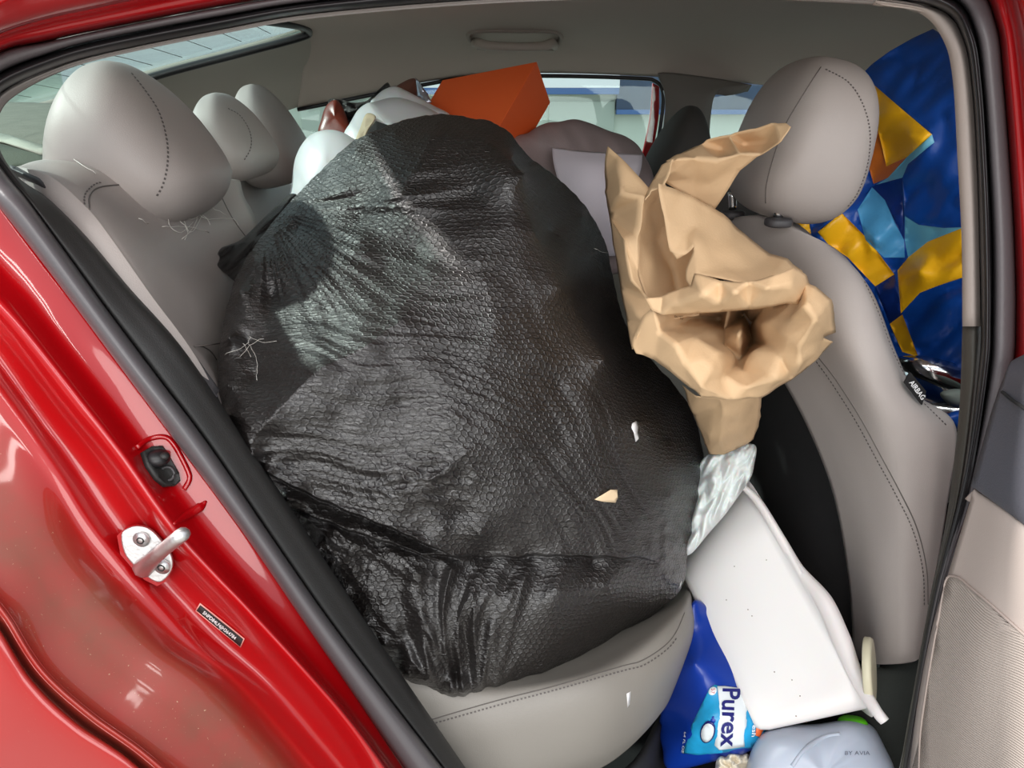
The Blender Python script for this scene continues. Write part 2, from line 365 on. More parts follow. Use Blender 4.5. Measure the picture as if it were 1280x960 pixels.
# ------------------------------------------------------------ car shell
def struct(o): o['kind'] = 'structure'; return o
ceil = struct(sheet('ceiling', [
    [(-.385, .64, 1.305), (-.30, .64, 1.31), (0, .645, 1.325), (.35, .645, 1.325), (.75, .64, 1.31), (1.0, .66, 1.25)],
    [(-.39, .80, 1.345), (-.30, .80, 1.355), (0, .80, 1.37), (.35, .80, 1.37), (.75, .8, 1.355), (1.0, .8, 1.26)],
    [(-.395, 1.2, 1.365), (-.30, 1.2, 1.378), (0, 1.2, 1.39), (.35, 1.2, 1.39), (.75, 1.2, 1.37), (1.0, 1.2, 1.27)],
    [(-.40, 1.56, 1.357), (-.30, 1.56, 1.362), (0, 1.58, 1.37), (.35, 1.58, 1.37), (.75, 1.58, 1.35), (1.0, 1.55, 1.25)],
    [tuple(W(378, 90, 1.72)), tuple(W(440, 78, 1.72)), tuple(W(600, 62, 1.74)), tuple(W(800, 60, 1.74)), tuple(W(1000, 80, 1.74)), tuple(W(1200, 120, 1.74))],
    [tuple(W(372, 136, 1.80)), tuple(W(440, 121, 1.80)), tuple(W(600, 93.5, 1.82)), tuple(W(800, 95, 1.82)), tuple(W(1000, 112, 1.82)), tuple(W(1200, 150, 1.82))]],
    headliner, world=True, thick=.02))
# far corner pillar trim, left of the far windows
struct(sheet('trim_1', [[(0, 150, 1.42), (92, 126, 1.44), (205, 91, 1.49), (300, 66, 1.53), (384, 40, 1.56), (398, 20, 1.56)],
    [(40, 180, 1.62), (140, 150, 1.63), (240, 122, 1.66), (315, 105, 1.70), (372, 92, 1.72), (396, 85, 1.722)],
    [(60, 260, 1.75), (170, 215, 1.76), (270, 172, 1.78), (320, 152, 1.80), (372, 134, 1.80), (400, 126, 1.80)]], pillar_trim, thick=.012))
struct(tube('trim_2', [W(-20, 160, 1.40), W(92, 127, 1.435), W(205, 92, 1.485), W(300, 67, 1.525), W(375, 47, 1.552), W(386, 40, 1.55), W(376, 33, 1.50), W(330, 26, 1.40)], .007, rubber))
# rear glass with heater lines
g = struct(sheet('window_1', [[(-.395, .62, 1.30), (-.395, 1.0, 1.36), (-.395, 1.3, 1.366), (-.395, 1.56, 1.36)], [(-.9, .62, 1.19), (-.9, 1.0, 1.23), (-.88, 1.3, 1.235), (-.86, 1.46, 1.232)], [(-1.15, .64, 1.13), (-1.15, 1.0, 1.165), (-1.15, 1.3, 1.17), (-1.12, 1.40, 1.17)]], rear_m, world=True, thick=.004))
for k in range(13):
    t = .06+k*.07; x = -.395-t*.75
    z = lambda y: 1.363-(t*.75)*.262 - (.06 if y < .7 else 0)
    tube('heater_line', [(x, .70, z(.7)-.01), (x, 1.0, z(1)), (x, 1.3, z(1.3)+.004), (x, 1.5-t*.12, z(1.5)-.002)], .0006, groove, g, n=4, k=4)
# parcel shelf
shelf = struct(sheet('trim_3', [[(-80, 129, 1.42), (60, 129, 1.42), (200, 150, 1.42)], [(-80, 160, 1.0), (40, 160, 1.0), (130, 172, 1.0)], [(-80, 230, .68), (-5, 230, .68), (40, 235, .68)]], mat('dusty_shelf', s2l(118, 118, 106), .9, bump=.6, bscale=300, var=.25, vscale=40), thick=.02))
p = patch('belt_strap', shelf, [(-30, 166), (10, 172), (60, 188), (62, 196), (50, 196), (5, 181), (-30, 174)], mat('pale_webbing', s2l(170, 172, 158), .8, bump=.6, bscale=900), shelf, off=.003, thick=.002)
patch('belt_strap', shelf, [(-30, 182), (4, 183), (60, 199), (60, 225), (-30, 225)], mat('dark_shelf_carpet', s2l(82, 88, 74), .95, bump=.8, bscale=500), shelf, off=.002, thick=.001).name = 'shelf_panel'
# far side door (left side of the car) with its windows
def far(x0, x1, y0, y1, Y): return [[(x0, y0, Y), ((x0+x1)/2, y0, Y), (x1, y0, Y)], [(x0, y1, Y), ((x0+x1)/2, y1, Y), (x1, y1, Y)]]
struct(mesh('wall_left', [(-1.2, 1.80, .2), (2, 1.80, .2), (2, 1.80, 1.05), (-1.2, 1.80, 1.05)], [(0, 1, 2, 3)], pillar_trim, smooth=False, mods=[('solid', .06)]))
struct(mesh('window_2', [tuple(W(360, 128, 1.85)), tuple(W(600, 88, 1.85)), tuple(W(832, 92, 1.85)), tuple(W(800, 330, 1.85)), tuple(W(360, 330, 1.85))], [(0, 1, 2, 3, 4)], pane_m, smooth=False, mods=[('solid', .004)]))
struct(mesh('window_3', [tuple(W(885, 104, 1.85)), tuple(W(1200, 120, 1.85)), tuple(W(1200, 330, 1.85)), tuple(W(870, 330, 1.85))], [(0, 1, 2, 3)], pane_m, smooth=False, mods=[('solid', .004)]))
struct(sheet('trim_4', [[(822, 90, 1.81), (850, 92, 1.80), (895, 98, 1.81), (940, 106, 1.82)], [(831, 120, 1.79), (850, 120, 1.775), (880, 120, 1.775), (900, 112, 1.79)], [(829, 160, 1.79), (845, 160, 1.76), (872, 160, 1.76), (888, 150, 1.79)], [(815, 260, 1.79), (835, 260, 1.75), (865, 260, 1.75), (885, 260, 1.79)]], mat('b_pillar_plastic', s2l(112, 108, 102), .8), thick=.02))
struct(tube('trim_5', [W(372, 137, 1.80), W(540, 104, 1.815), W(600, 96, 1.82), W(700, 95, 1.825), W(800, 98, 1.825), W(818, 101, 1.825), W(827, 110, 1.825), W(829, 130, 1.825), W(822, 180, 1.825), W(810, 240, 1.825)], .0045, rubber))
tube('trim_6', [W(833, 112, 1.80), W(836, 130, 1.80), W(832, 165, 1.80), W(822, 230, 1.80)], .008, mat('pale_pillar_edge', s2l(190, 200, 210), .4))['kind'] = 'structure'
struct(sheet('trim_7', [[(816, 104, 1.86), (824, 108, 1.86)], [(812, 150, 1.86), (823, 150, 1.86)], [(800, 205, 1.86), (812, 210, 1.86)], [(788, 260, 1.86), (802, 260, 1.86)]], red, thick=.01))
struct(mesh('floor', [(-1.2, .5, .22), (2, .5, .22), (2, 1.8, .22), (-1.2, 1.8, .22)], [(0, 1, 2, 3)], matte_black, smooth=False, mods=[('solid', .02)]))
struct(mesh('wall_rear', [(-1.2, .6, .22), (-1.2, 1.8, .22), (-1.2, 1.8, 1.15), (-1.2, .6, 1.15)], [(0, 1, 2, 3)], matte_black, smooth=False, mods=[('solid', .02)]))
struct(mesh('wall_right', [(.50, .50, .25), (1.6, .50, .25), (1.6, .56, 1.02), (.46, .56, 1.02)], [(0, 1, 2, 3)], red, smooth=False, mods=[('solid', .05)]))
struct(mesh('wall_front', [(1.62, .5, .25), (1.62, 1.8, .25), (1.62, 1.8, .98), (1.62, .5, .98)], [(0, 1, 2, 3)], blackp, smooth=False, mods=[('solid', .05)]))
struct(mesh('window_4', [(1.62, .56, 1.0), (1.62, 1.78, 1.0), (1.0, 1.6, 1.27), (1.0, .68, 1.25)], [(0, 1, 2, 3)], pane_m, smooth=False, mods=[('solid', .004)]))
dash = thing('dashboard', 'black dashboard in shadow ahead of the front seats', 'dashboard', (1.3, 1.2, .25))
sell('dashboard_body', (1.27, 1.2, .72), (.5, 1.15, .6), blackp, dash, e=(.3, .3))
# grab handle on the far roof rail
gh = on(ceil, 640, 45)[0]
handle = thing('grab_handle', 'grey fold-up grab handle on the far side of the ceiling', 'handle', tuple(gh))
hm = mat('handle_plastic', s2l(180, 170, 160), .55)
def onc(x, y, f): return on(ceil, x, y, f)[0]
tube('handle_recess', [onc(588, 50, .0), onc(586, 42, .0), onc(600, 38, .0), onc(645, 38, .0), onc(690, 39, .0), onc(701, 46, .0), onc(696, 58, .0)], .005, mat('recess_shadow_plastic', s2l(165, 155, 146), .8), handle)
tube('handle_bar', [onc(592, 50, .006), onc(596, 43, .016), onc(612, 41, .024), onc(645, 41, .026), onc(675, 42, .024), onc(690, 44, .016), onc(694, 54, .006)], [.008, .010, .009, .0085, .009, .010, .009], hm, handle, sq=.8)
tube('hinge_cover', [onc(596, 56, .004), onc(606, 56, .006)], .007, hm, handle); tube('hinge_cover', [onc(672, 57, .004), onc(694, 57, .006)], .007, hm, handle)

# ------------------------------------------------------------ near door opening, one painted body
car = thing('car_body', 'glossy red car body around the open rear doorway, dusty along the lower wheel arch', 'car', (-.3, .5, 0))
ST = 9
rows = [
 [(-80,150),(0,255),(60,335),(106,395),(200,520),(300,655),(397,797),(515,975),(600,1090)],
 [(-100,185),(-25,300),(35,372),(84,436),(172,552),(262,675),(362,797),(468,930),(560,1060)],
 [(-126,225),(-40,338),(20,405),(76,475),(150,568),(222,668),(322,775),(428,893),(520,1020)],
 [(-145,245),(-55,352),(5,425),(60,498),(128,585),(198,682),(298,790),(405,910),(500,1040)],
 [(-160,270),(-75,362),(-15,435),(38,508),(98,590),(160,678),(262,790),(355,880),(470,1018)],
 [(-172,292),(-90,375),(-30,445),(20,510),(75,590),(125,669),(231,791),(310,861),(440,1010)],
 [(-180,305),(-98,388),(-42,462),(6,527),(63,608),(114,688),(214,796),(300,866),(430,1018)],
 [(-205,370),(-130,450),(-75,520),(-15,590),(52,662),(110,732),(182,802),(268,868),(400,1015)],
 [(-250,440),(-180,515),(-105,580),(-35,640),(30,705),(85,778),(152,842),(232,902),(350,1022)],
 [(-300,520),(-220,580),(-130,640),(-50,690),(10,750),(60,825),(120,882),(195,937),(300,1030)],
 [(-308,532),(-230,592),(-143,652),(-62,702),(0,762),(50,838),(110,893),(184,947),(288,1040)],
 [(-318,545),(-240,605),(-155,668),(-73,722),(-10,775),(38,848),(95,903),(170,958),(270,1053)],
 [(-330,560),(-250,620),(-168,685),(-84,740),(-20,790),(28,860),(84,912),(160,966),(258,1064)],
 [(-420,720),(-340,780),(-270,840),(-190,880),(-120,920),(-70,960),(0,1010),(80,1080),(180,1170)]]
YR = [.548, .532, .500, .520, .521, .503, .494, .468, .446, .424, .412, .420, .404, .412]
YS = [.06, .045, .03, .02, .008, 0, -.005, -.01, -.012]
R3 = [[(p[0], p[1], YR[i]+YS[j]) for j, p in enumerate(r)] for i, r in enumerate(rows)]
def dent(V, P):
    V = V.copy(); V[:, 1] += .0004*fbm(P[:, 0]/90, P[:, 1]/90, 4, 3); return V
panel = sheet('wheel_arch_panel', R3, red, car, n=12, nr=9, thick=.004, disp=dent,
    attr={'dust': [0, 0, 0, .05, .03, .05, .25, .85, 1.0, .75, .55, .9, .2, .12]})
# flange and seals round the opening
L1 = [(-34,165),(-10,192),(15,225),(37,252),(85,318),(137,390),(200,474),(262,556),(353,690),(427,795),(555,960),(620,1045)]
E_ = [(-75,180),(-45,212),(-20,238),(0,261),(45,318),(94,383),(160,472),(218,550),(303,665),(385,785),(505,960),(565,1050)]
B_ = [(-14,140),(0,188),(23,222),(62,250),(110,298),(160,358),(225,432),(292,530),(392,680),(470,798),(578,955),(640,1045)]
mid = lambda A, B, t: [((1-t)*a[0]+t*b[0], (1-t)*a[1]+t*b[1]) for a, b in zip(A, B)]
def row(A, ys): return [(a[0], a[1], ys+.058*max(0, 1-i/6)) for i, a in enumerate(A)]
sheet('door_seal', [row(E_, .535), row(mid(E_, L1, .1), .514), row(mid(E_, L1, .45), .508), row(mid(E_, L1, .85), .518), row(mid(E_, L1, 1), .545)], mat('seal_rubber', s2l(84, 80, 82), .38, bump=.1, bscale=400), car, n=6, thick=.003)
sheet('sill_trim', [row(mid(E_, L1, .98), .543), row(mid(L1, B_, .06), .535), row(mid(L1, B_, .5), .545), row(mid(L1, B_, .93), .562), row(mid(L1, B_, 1.03), .60)], blackp, car, n=6, thick=.003)
# top and front of the ring
O1 = [(-75,165),(-55,110),(0,66),(60,52),(125,38),(270,10),(400,-10),(640,-34),(900,-40),(1120,-34),(1215,-20),(1245,30),(1254,100),(1262,200),(1268,300),(1270,400),(1264,470),(1226,600),(1182,720),(1152,870),(1136,980)]
O2 = [(-45,160),(-30,122),(0,92),(60,68),(125,50),(270,22),(400,1),(640,-20),(900,-24),(1110,-17),(1190,-2),(1218,40),(1228,105),(1235,200),(1240,300),(1240,400),(1236,470),(1212,600),(1178,730),(1149,870),(1131,980)]
O3 = [(-18,160),(-10,132),(8,112),(60,88),(125,68),(270,38),(400,16),(640,-3),(900,-9),(1100,-2),(1178,14),(1205,52),(1215,108),(1221,200),(1224,300),(1226,408),(1222,470),(1205,600),(1172,735),(1146,870),(1128,980)]
O4 = [(-6,165),(0,142),(16,122),(62,96),(125,74),(270,43),(400,21),(640,3),(900,-1),(1090,6),(1150,16),(1180,50),(1192,100),(1198,200),(1203,300),(1204,408),(1200,510),(1185,640),(1162,750),(1143,870),(1120,980)]
OY = [.60,.60,.605,.61,.615,.625,.63,.635,.635,.63,.62,.605,.60,.595,.585,.575,.565,.555,.545,.54,.535]
rz = lambda A, d: [(a[0], a[1], y+d) for a, y in zip(A, OY)]
sheet('frame_flange', [rz(O1, -.02), rz(mid(O1, O2, .15), -.032), rz(mid(O1, O2, .8), -.03), rz(O2, -.012)], dgrey, car, n=6, thick=.003)
sheet('door_seal', [rz(mid(O1, O2, .97), -.01), rz(mid(O2, O3, .25), -.03), rz(mid(O2, O3, .7), -.026), rz(O3, .0)], rubber, car, n=6, thick=.003)
sl = lambda A, a, b: A[a:b]
sheet('edge_garnish', [sl(rz(mid(O2, O3, .93), .0), 0, 11), sl(rz(mid(O3, O4, .3), -.004), 0, 11), sl(rz(O4, .004), 0, 11)], mat('warm_grey_welt', s2l(150, 142, 138), .7), car, n=6, thick=.003)
# beige garnish down the front pillar, then dark lower trim
sheet('pillar_garnish', [rz(mid(O2, O3, .95), .0)[9:16], rz(mid(O3, O4, .4), -.006)[9:16], rz(O4, .006)[9:16], rz(mid(O3, O4, 1.02), .04)[9:16]], beige_trim, car, n=6, thick=.003)
sheet('pillar_lower_trim', [rz(mid(O2, O3, .9), .004)[15:], rz(mid(O3, O4, .4), -.002)[15:], rz(O4, .012)[15:], rz(mid(O3, O4, 1.02), .05)[15:]], mat('dark_olive_grey_plastic', s2l(74, 70, 64), .6, bump=.3, bscale=900), car, n=6, thick=.003)
# red roof rail and front pillar skin
Oo = [(-160,60),(-120,40),(-40,20),(40,-20),(125,-45),(270,-90),(400,-110),(640,-134),(900,-140),(1180,-140),(1330,-60),(1380,0),(1400,100),(1410,200),(1420,300),(1420,400),(1420,500),(1400,640),(1350,800),(1300,930),(1280,1040)]
Om = [(-105,140),(-80,90),(0,48),(60,30),(125,16),(270,-14),(400,-34),(640,-58),(900,-64),(1140,-60),(1238,-30),(1263,20),(1274,95),(1283,200),(1290,300),(1292,400),(1290,480),(1250,620),(1205,740),(1170,885),(1150,1000)]
sheet('roof_and_pillar_skin', [rz(mid(O1, O2, .05), -.018), rz(mid(O1, Om, .4), -.042), rz(Om, -.05), rz(mid(Om, Oo, .25), -.085), rz(Oo, -.11)], red, car, n=6, thick=.004, attr={'dust': [0, 0, 0, 0, 0]})
struct(sheet('roof_panel', [  # red outer roof panel added above the headliner, out of view
    [(-.46, .56, 1.31), (-.30, .55, 1.335), (0, .55, 1.345), (.35, .55, 1.345), (.75, .56, 1.325), (1.0, .6, 1.27)],
    [(-.43, .80, 1.385), (-.30, .80, 1.40), (0, .80, 1.415), (.35, .80, 1.415), (.75, .8, 1.395), (1.0, .8, 1.30)],
    [(-.43, 1.2, 1.41), (-.30, 1.2, 1.42), (0, 1.2, 1.435), (.35, 1.2, 1.435), (.75, 1.2, 1.41), (1.0, 1.2, 1.31)],
    [(-.43, 1.62, 1.39), (-.30, 1.62, 1.40), (0, 1.62, 1.41), (.35, 1.62, 1.41), (.75, 1.62, 1.39), (1.0, 1.6, 1.29)],
    [(-.46, 1.86, 1.29), (-.30, 1.86, 1.32), (0, 1.86, 1.335), (.35, 1.86, 1.335), (.75, 1.86, 1.31), (1.0, 1.8, 1.22)]], red, None, world=True, n=6, thick=.004, attr={'dust': [0, 0, 0, 0, 0]}))
# rubber door switch in its pressed pocket
sw = [(172,568),(186,558),(200,556),(208,566),(222,590),(224,600),(214,608),(202,609),(190,596),(178,580)]
sw = [(175,567),(190,558),(203,557),(209,565),(224,591),(225,601),(217,608),(203,609),(192,600),(181,584)]
switch = patch('door_switch', panel, sw, blackp, car, off=.002, grid=6, thick=.004)
tube('pocket_rim', [on(panel, x, y, .0003)[0] for x, y in [(170,560),(186,549),(205,546),(217,555),(232,582),(237,598),(230,612)]], .0022, red, car, n=5)
c0, n0 = on(panel, 190, 577, .004); sell('rubber_button', c0+n0*.002, (.019, .019, .014), rubber, switch, e=(1, 1), rot=(0, 0, 0))
sell('button_tip', on(panel, 187, 581, .014)[0], (.008, .008, .006), blackp, switch, e=(1, 1))
q = on(panel, 205, 594, .005)[0]; s_, t_ = Vector((1, 0, 0)), Vector((0, .3, 1)).normalized()
tube('screw_ring', [q+.0055*(math.cos(a)*s_+math.sin(a)*t_) for a in np.linspace(0, 2*math.pi, 12, endpoint=False)], .0012, charcoal, switch, n=2, k=6, closed=True)
# door striker
st = thing('tmp', None, None) if False else None
stp = [(152,668),(160,660),(172,657),(186,660),(200,672),(214,692),(216,708),(208,722),(198,727),(184,720),(168,706),(156,690)]
yp = min(on(panel, x, y, 0)[0].y for x, y in stp)
pf = lambda x, y, d=0: W(x, y, yp+(y-690)*-.00012+(x-186)*.0001-d)
sp_ = [tuple(p) for p in crom(np.array(stp, float), 4, True)]
plate = mesh('striker_plate', [pf(x, y, .004) for x, y in sp_], [tuple(range(len(sp_)))], chrome, car, smooth=False, mods=[('solid', .004, 0), ('bevel', .0012)]); plate['label'] = 'dull zinc striker plate with a looped bar'
ins = [(186+(x-186)*1.08-1.5, 692+(y-692)*1.06+1.5) for x, y in stp]
mesh('striker_backing', [pf(x, y, -.002) for x, y in ins], [tuple(range(len(ins)))], red, plate, smooth=False, mods=[('solid', .006, 0)])
yb = yp-.004
tube('striker_bar', [W(180, 709, yb-.002), W(190, 699, yb-.014), W(207, 685, yb-.022), W(228, 668, yb-.024), W(224, 674, yb-.008)], [.0085, .0062, .0052, .0055, .0045], chrome, plate, n=6)
for x, y in ((177, 674), (203, 708)):
    a = pf(x, y, .0062); n = Vector((0, -1, .0)); b_ = n.orthogonal().normalized(); c_ = n.cross(b_)
    hd = mesh('screw', [a+n*.002]+[a+.0062*(math.cos(t)*b_+math.sin(t)*c_) for t in np.linspace(0, 2*math.pi, 20, endpoint=False)], [(0, 1+i, 1+(i+1) % 20) for i in range(20)], chrome, plate, mods=[('solid', .002, 0)])
    tube('screw_socket', [a+n*.0022+.0025*(math.cos(t)*b_+math.sin(t)*c_) for t in np.linspace(0, 2*math.pi, 6, endpoint=False)], .0007, blackp, plate, n=2, k=5, closed=True)
tube('pressed_rib', [on(panel, x, y, .0)[0] for x, y in [(217,655),(232,645),(250,634),(258,626)]], [.001, .0035, .004, .001], red, car, n=6)
# identification sticker
vp = [(245,762),(251,754),(305,795),(301,808)]
patch('sticker_border', panel, [(244.5,763),(250.5,753),(306.5,797.5),(301.5,808.5)], mat('sticker_edge', s2l(232, 160, 150), .5), car, off=.0008, grid=8, thick=.0004)
sk = patch('number_sticker', panel, [(246.2,762.2),(251.2,755),(305.3,797.6),(301,806.8)], blackp, car, off=.0014, grid=8, thick=.0004)
text('sticker_number', '5NPD84LF6JH364784', sk, (253.6, 765.8), (294.2, 798.6), 4.4, mat('white_print', (.8, .8, .8), .6), sk, off=.0012, bold=.012)

# ------------------------------------------------------------ rear seat
rs = thing('rear_bench_seat', 'warm grey vinyl rear bench seat with three headrests under the black sack', 'seat', (-.3, 1.1, .3))
back = sheet('backrest', [
 [(14,212,.68),(50,200,.74),(120,196,.82),(220,215,.95),(300,225,1.06)],
 [(22,209,.655),(80,204,.70),(165,222,.79),(240,250,.92),(305,245,1.04)],
 [(62,221,.63),(110,232,.665),(185,262,.76),(262,280,.89),(318,270,1.03)],
 [(106,258,.615),(145,280,.64),(215,318,.735),(280,330,.88),(335,320,1.02)],
 [(134,292,.605),(172,325,.625),(238,370,.72),(300,375,.87),(350,365,1.01)],
 [(187,367,.595),(216,395,.625),(262,425,.73),(320,430,.88),(380,420,1.0)],
 [(234,430,.592),(256,452,.64),(285,475,.77),(340,480,.9),(400,470,1.0)],
 [(266,484,.60),(285,505,.67),(330,530,.80),(380,540,.92),(430,530,1.0)],
 [(285,530,.64),(310,550,.72),(360,580,.82),(410,590,.93),(450,570,1.0)]], vinyl, rs, n=9, thick=.03)
sheet('side_strip', [row([(12,206),(40,214),(62,222),(106,258),(134,292),(187,367),(234,430),(275,488)], .60), row([(14,212),(34,222),(54,234),(96,274),(124,310),(175,382),(225,444),(268,498)], .592), row([(20,222),(40,234),(60,246),(101,290),(130,324),(180,390),(228,450),(270,505)], .612)], charcoal, rs, n=6, thick=.004)
seam(back, [(112,262),(112,245),(125,234),(164,230)], groove, rs); stitches(back, [(105,256),(106,243),(118,231),(130,228)], thread, rs, step=4, ln=2)
seam(back, [(236,434),(252,433),(264,440),(272,452)], groove, rs)
seam(back, [(272,236),(290,272),(310,300)], groove, rs)
def seat_slab(x, y0, y1, z0, z1, nm):
    def f(V): V[:, 0] += -(V[:, 2])*.32; return V
    return sell(nm, (x, (y0+y1)/2, (z0+z1)/2), (.15, y1-y0, z1-z0), vinyl, rs, e=(.25, .25), f=f)
seat_slab(-.50, 1.08, 1.36, .58, 1.13, 'backrest_middle')
seat_slab(-.50, 1.37, 1.76, .58, 1.12, 'backrest_far')
def dome(k):
    def f(V):
        z = V[:, 2]/abs(V[:, 2]).max(); V = V.copy(); V[:, 1] *= 1-k*.3*np.clip(z+.2, 0, 1.2)**2; V[:, 0] *= 1-k*.42*np.clip(z+.5, 0, 1.5)/1.0; return V
    return f
def headrest(name, px, py, Y, d, tilt, parent, m, yaw=0, lab=None, e=(.62, .55), k=1):
    o = sell(name, W(px, py, Y), d, m, parent, e=e, rot=(0, tilt, yaw), f=dome(k), n=64)
    if lab: o['label'] = lab
    return o
hr1 = headrest('headrest', 168, 184, .84, (.165, .21, .172), -.20, rs, vinyl, e=(.7, .62))
hr2 = headrest('headrest', 289, 172, 1.20, (.10, .20, .13), -.25, rs, vinyl)
hr3 = headrest('headrest', 336, 170, 1.52, (.12, .24, .19), -.25, rs, vinyl)
hp = [(164,92),(180,112),(198,140),(208,175),(209,205),(203,232),(192,250)]
stitches(hr1, hp, thread, rs, step=5.5, ln=2.6, wd=.0009)
stitches(hr2, [(285,136),(300,145),(312,165),(313,185),(303,203)], thread, rs, step=4, ln=2)
# cushion
cush = sheet('cushion', [
 [(380,650,.75),(560,640,1.0),(680,640,1.2),(780,640,1.4),(800,640,1.6)],
 [(450,745,.66),(580,740,.80),(700,720,.95),(815,700,1.15),(835,650,1.4)],
 [(478,800,.625),(600,800,.71),(715,785,.80),(838,742,.92),(848,690,1.25)],
 [(497,848,.608),(615,850,.64),(740,823,.70),(850,752,.82),(856,710,1.1)],
 [(520,900,.60),(632,872,.615),(765,836,.655),(857,766,.78),(862,730,1.06)],
 [(548,940,.595),(648,915,.602),(775,880,.64),(860,806,.765),(862,770,1.04)],
 [(590,1000,.60),(672,968,.61),(768,934,.65),(835,876,.76),(842,840,1.02)],
 [(610,1030,.64),(685,992,.65),(768,950,.69),(825,893,.79),(835,860,1.05)]], vinyl_lt, rs, n=10, thick=.03)
seam(cush, [(524,904),(578,888),(632,873),(700,856),(777,833),(802,826),(830,808),(845,790),(856,765)], groove, rs, r=.0006)
stitches(cush, [(535,906),(632,879),(700,861),(777,839),(805,831),(834,811),(849,792)], thread, rs, step=5, ln=2.4)
sheet('seat_base', [[(560,1040,.66),(700,1000,.68),(790,965,.72),(830,900,.84),(840,870,1.1)], [(600,1200,.70),(720,1200,.72),(800,1180,.76),(830,1120,.86),(840,1080,1.1)]], blackp, rs, n=6, thick=.01)
patch('buckle_mark', cush, [(783,867),(788,864),(787,880),(784,884)], white_pl, rs, off=.0004, grid=5, thick=.0003).name = 'scuff_mark'

# ------------------------------------------------------------ front passenger seat
fs = thing('front_passenger_seat', 'grey vinyl front seat with large headrest and black rear panel beside the paper bag', 'seat', (.4, 1.0, .3))
fback = sheet('backrest', [
 [(885,288,1.10),(930,270,.99),(985,283,.91),(1035,305,.87),(1058,322,.90)],
 [(898,335,1.03),(950,325,.95),(1015,335,.86),(1072,346,.83),(1092,368,.87)],
 [(930,400,.98),(985,400,.90),(1045,410,.81),(1100,425,.79),(1120,440,.83)],
 [(975,470,.93),(1022,470,.86),(1075,478,.78),(1125,488,.77),(1146,492,.80)],
 [(1012,540,.90),(1055,543,.83),(1105,548,.765),(1160,545,.755),(1195,534,.78)],
 [(1042,620,.88),(1080,623,.81),(1122,626,.76),(1162,630,.755),(1184,632,.77)],
 [(1060,720,.87),(1090,723,.80),(1122,727,.765),(1150,732,.76),(1167,736,.77)],
 [(1066,800,.87),(1095,806,.80),(1122,808,.77),(1142,806,.765),(1157,800,.775)],
 [(1068,824,.875),(1096,830,.81),(1122,830,.78),(1142,827,.775),(1154,820,.785)]], vinyl, fs, n=9, thick=.035)
seam(fback, [(1024,448),(1045,475),(1075,522),(1100,568),(1125,615),(1146,660),(1158,710),(1160,760)], groove, fs)
stitches(fback, [(1021,452),(1041,480),(1070,526),(1095,572),(1120,618),(1141,663),(1153,712),(1155,762)], thread, fs, step=5, ln=2.6)
stitches(fback, [(1080,352),(1098,392),(1116,440),(1140,488)], thread, fs, step=5, ln=2.4)
stitches(fback, [(1155,505),(1186,535)], thread, fs, step=5, ln=2.4)
sheet('rear_panel', [
 [(895,300,1.06),(860,300,1.2),(835,300,1.25)], [(935,400,1.0),(890,400,1.15),(860,395,1.25)], [(985,474,.945),(930,474,1.1),(895,470,1.24)],
 [(1018,540,.915),(960,540,1.05),(925,535,1.2)], [(1047,620,.893),(985,620,1.0),(935,610,1.18)], [(1065,720,.883),(1000,720,.98),(945,705,1.16)], [(1072,824,.885),(1010,824,.96),(950,805,1.14)], [(1075,1000,.885),(1020,1000,.96),(965,985,1.12)]], matte_black, fs, n=6, thick=.03)
sheet('seat_base', [[(1062,826,.83),(1110,838,.80),(1160,826,.82)], [(1060,880,.80),(1110,890,.78),(1170,880,.80)], [(1050,1040,.78),(1110,1040,.78),(1190,1040,.80)]], mat('dark_green_grey_carpet', s2l(46, 50, 46), .9, bump=.8, bscale=300), fs, n=6, thick=.03)
hf = headrest('headrest', 1000, 177, .965, (.135, .235, .19), .20, fs, vinyl, yaw=0, e=(.68, .62), k=.4)
seam(hf, [(1026,84),(1003,120),(980,160),(966,200),(958,232),(957,258)], groove, fs)
stitches(hf, [(1032,87),(1060,103),(1078,130),(1087,165),(1084,205),(1072,240),(1056,262)], thread, fs, step=4.5, ln=2.2)
for x, y, Y in ((972, 262, .90), (915, 252, 1.03)):
    tube('headrest_post', [W(x, y-12, Y), W(x+1, y+10, Y)], .0055, steel, fs, n=4)
    sell('post_collar', W(x+1, y+16, Y), (.032, .030, .012), charcoal, fs, e=(.6, .8))
ty = min(on(fback, x, y, 0)[0].y for x, y in ((1138,466),(1131,477),(1145,490),(1152,505)))-.004
tag_ = mesh('airbag_tag', [W(1137,465,ty), W(1157,489,ty), W(1152,506,ty-.004), W(1130,478,ty-.004)], [(0, 1, 2, 3)], matte_black, fs, smooth=False, mods=[('solid', .002, 0)])
text('tag_lettering', 'AIRBAG', tag_, (1134.5, 478), (1150.5, 500), 6.5, mat('tag_white', (.85, .85, .85), .6), tag_, off=.002, bold=.02)
# driver seat headrest in the far front, dark
ds = thing('driver_seat', 'dark headrest and shoulder of the driver seat left of the far front window', 'seat', (.45, 1.5, .3))
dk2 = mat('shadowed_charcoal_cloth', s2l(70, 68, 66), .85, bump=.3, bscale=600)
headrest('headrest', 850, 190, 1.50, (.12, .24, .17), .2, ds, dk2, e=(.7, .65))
sell('backrest', tuple(W(870, 320, 1.5)), (.14, .42, .40), dk2, ds, e=(.4, .4), rot=(0, .2, 0))

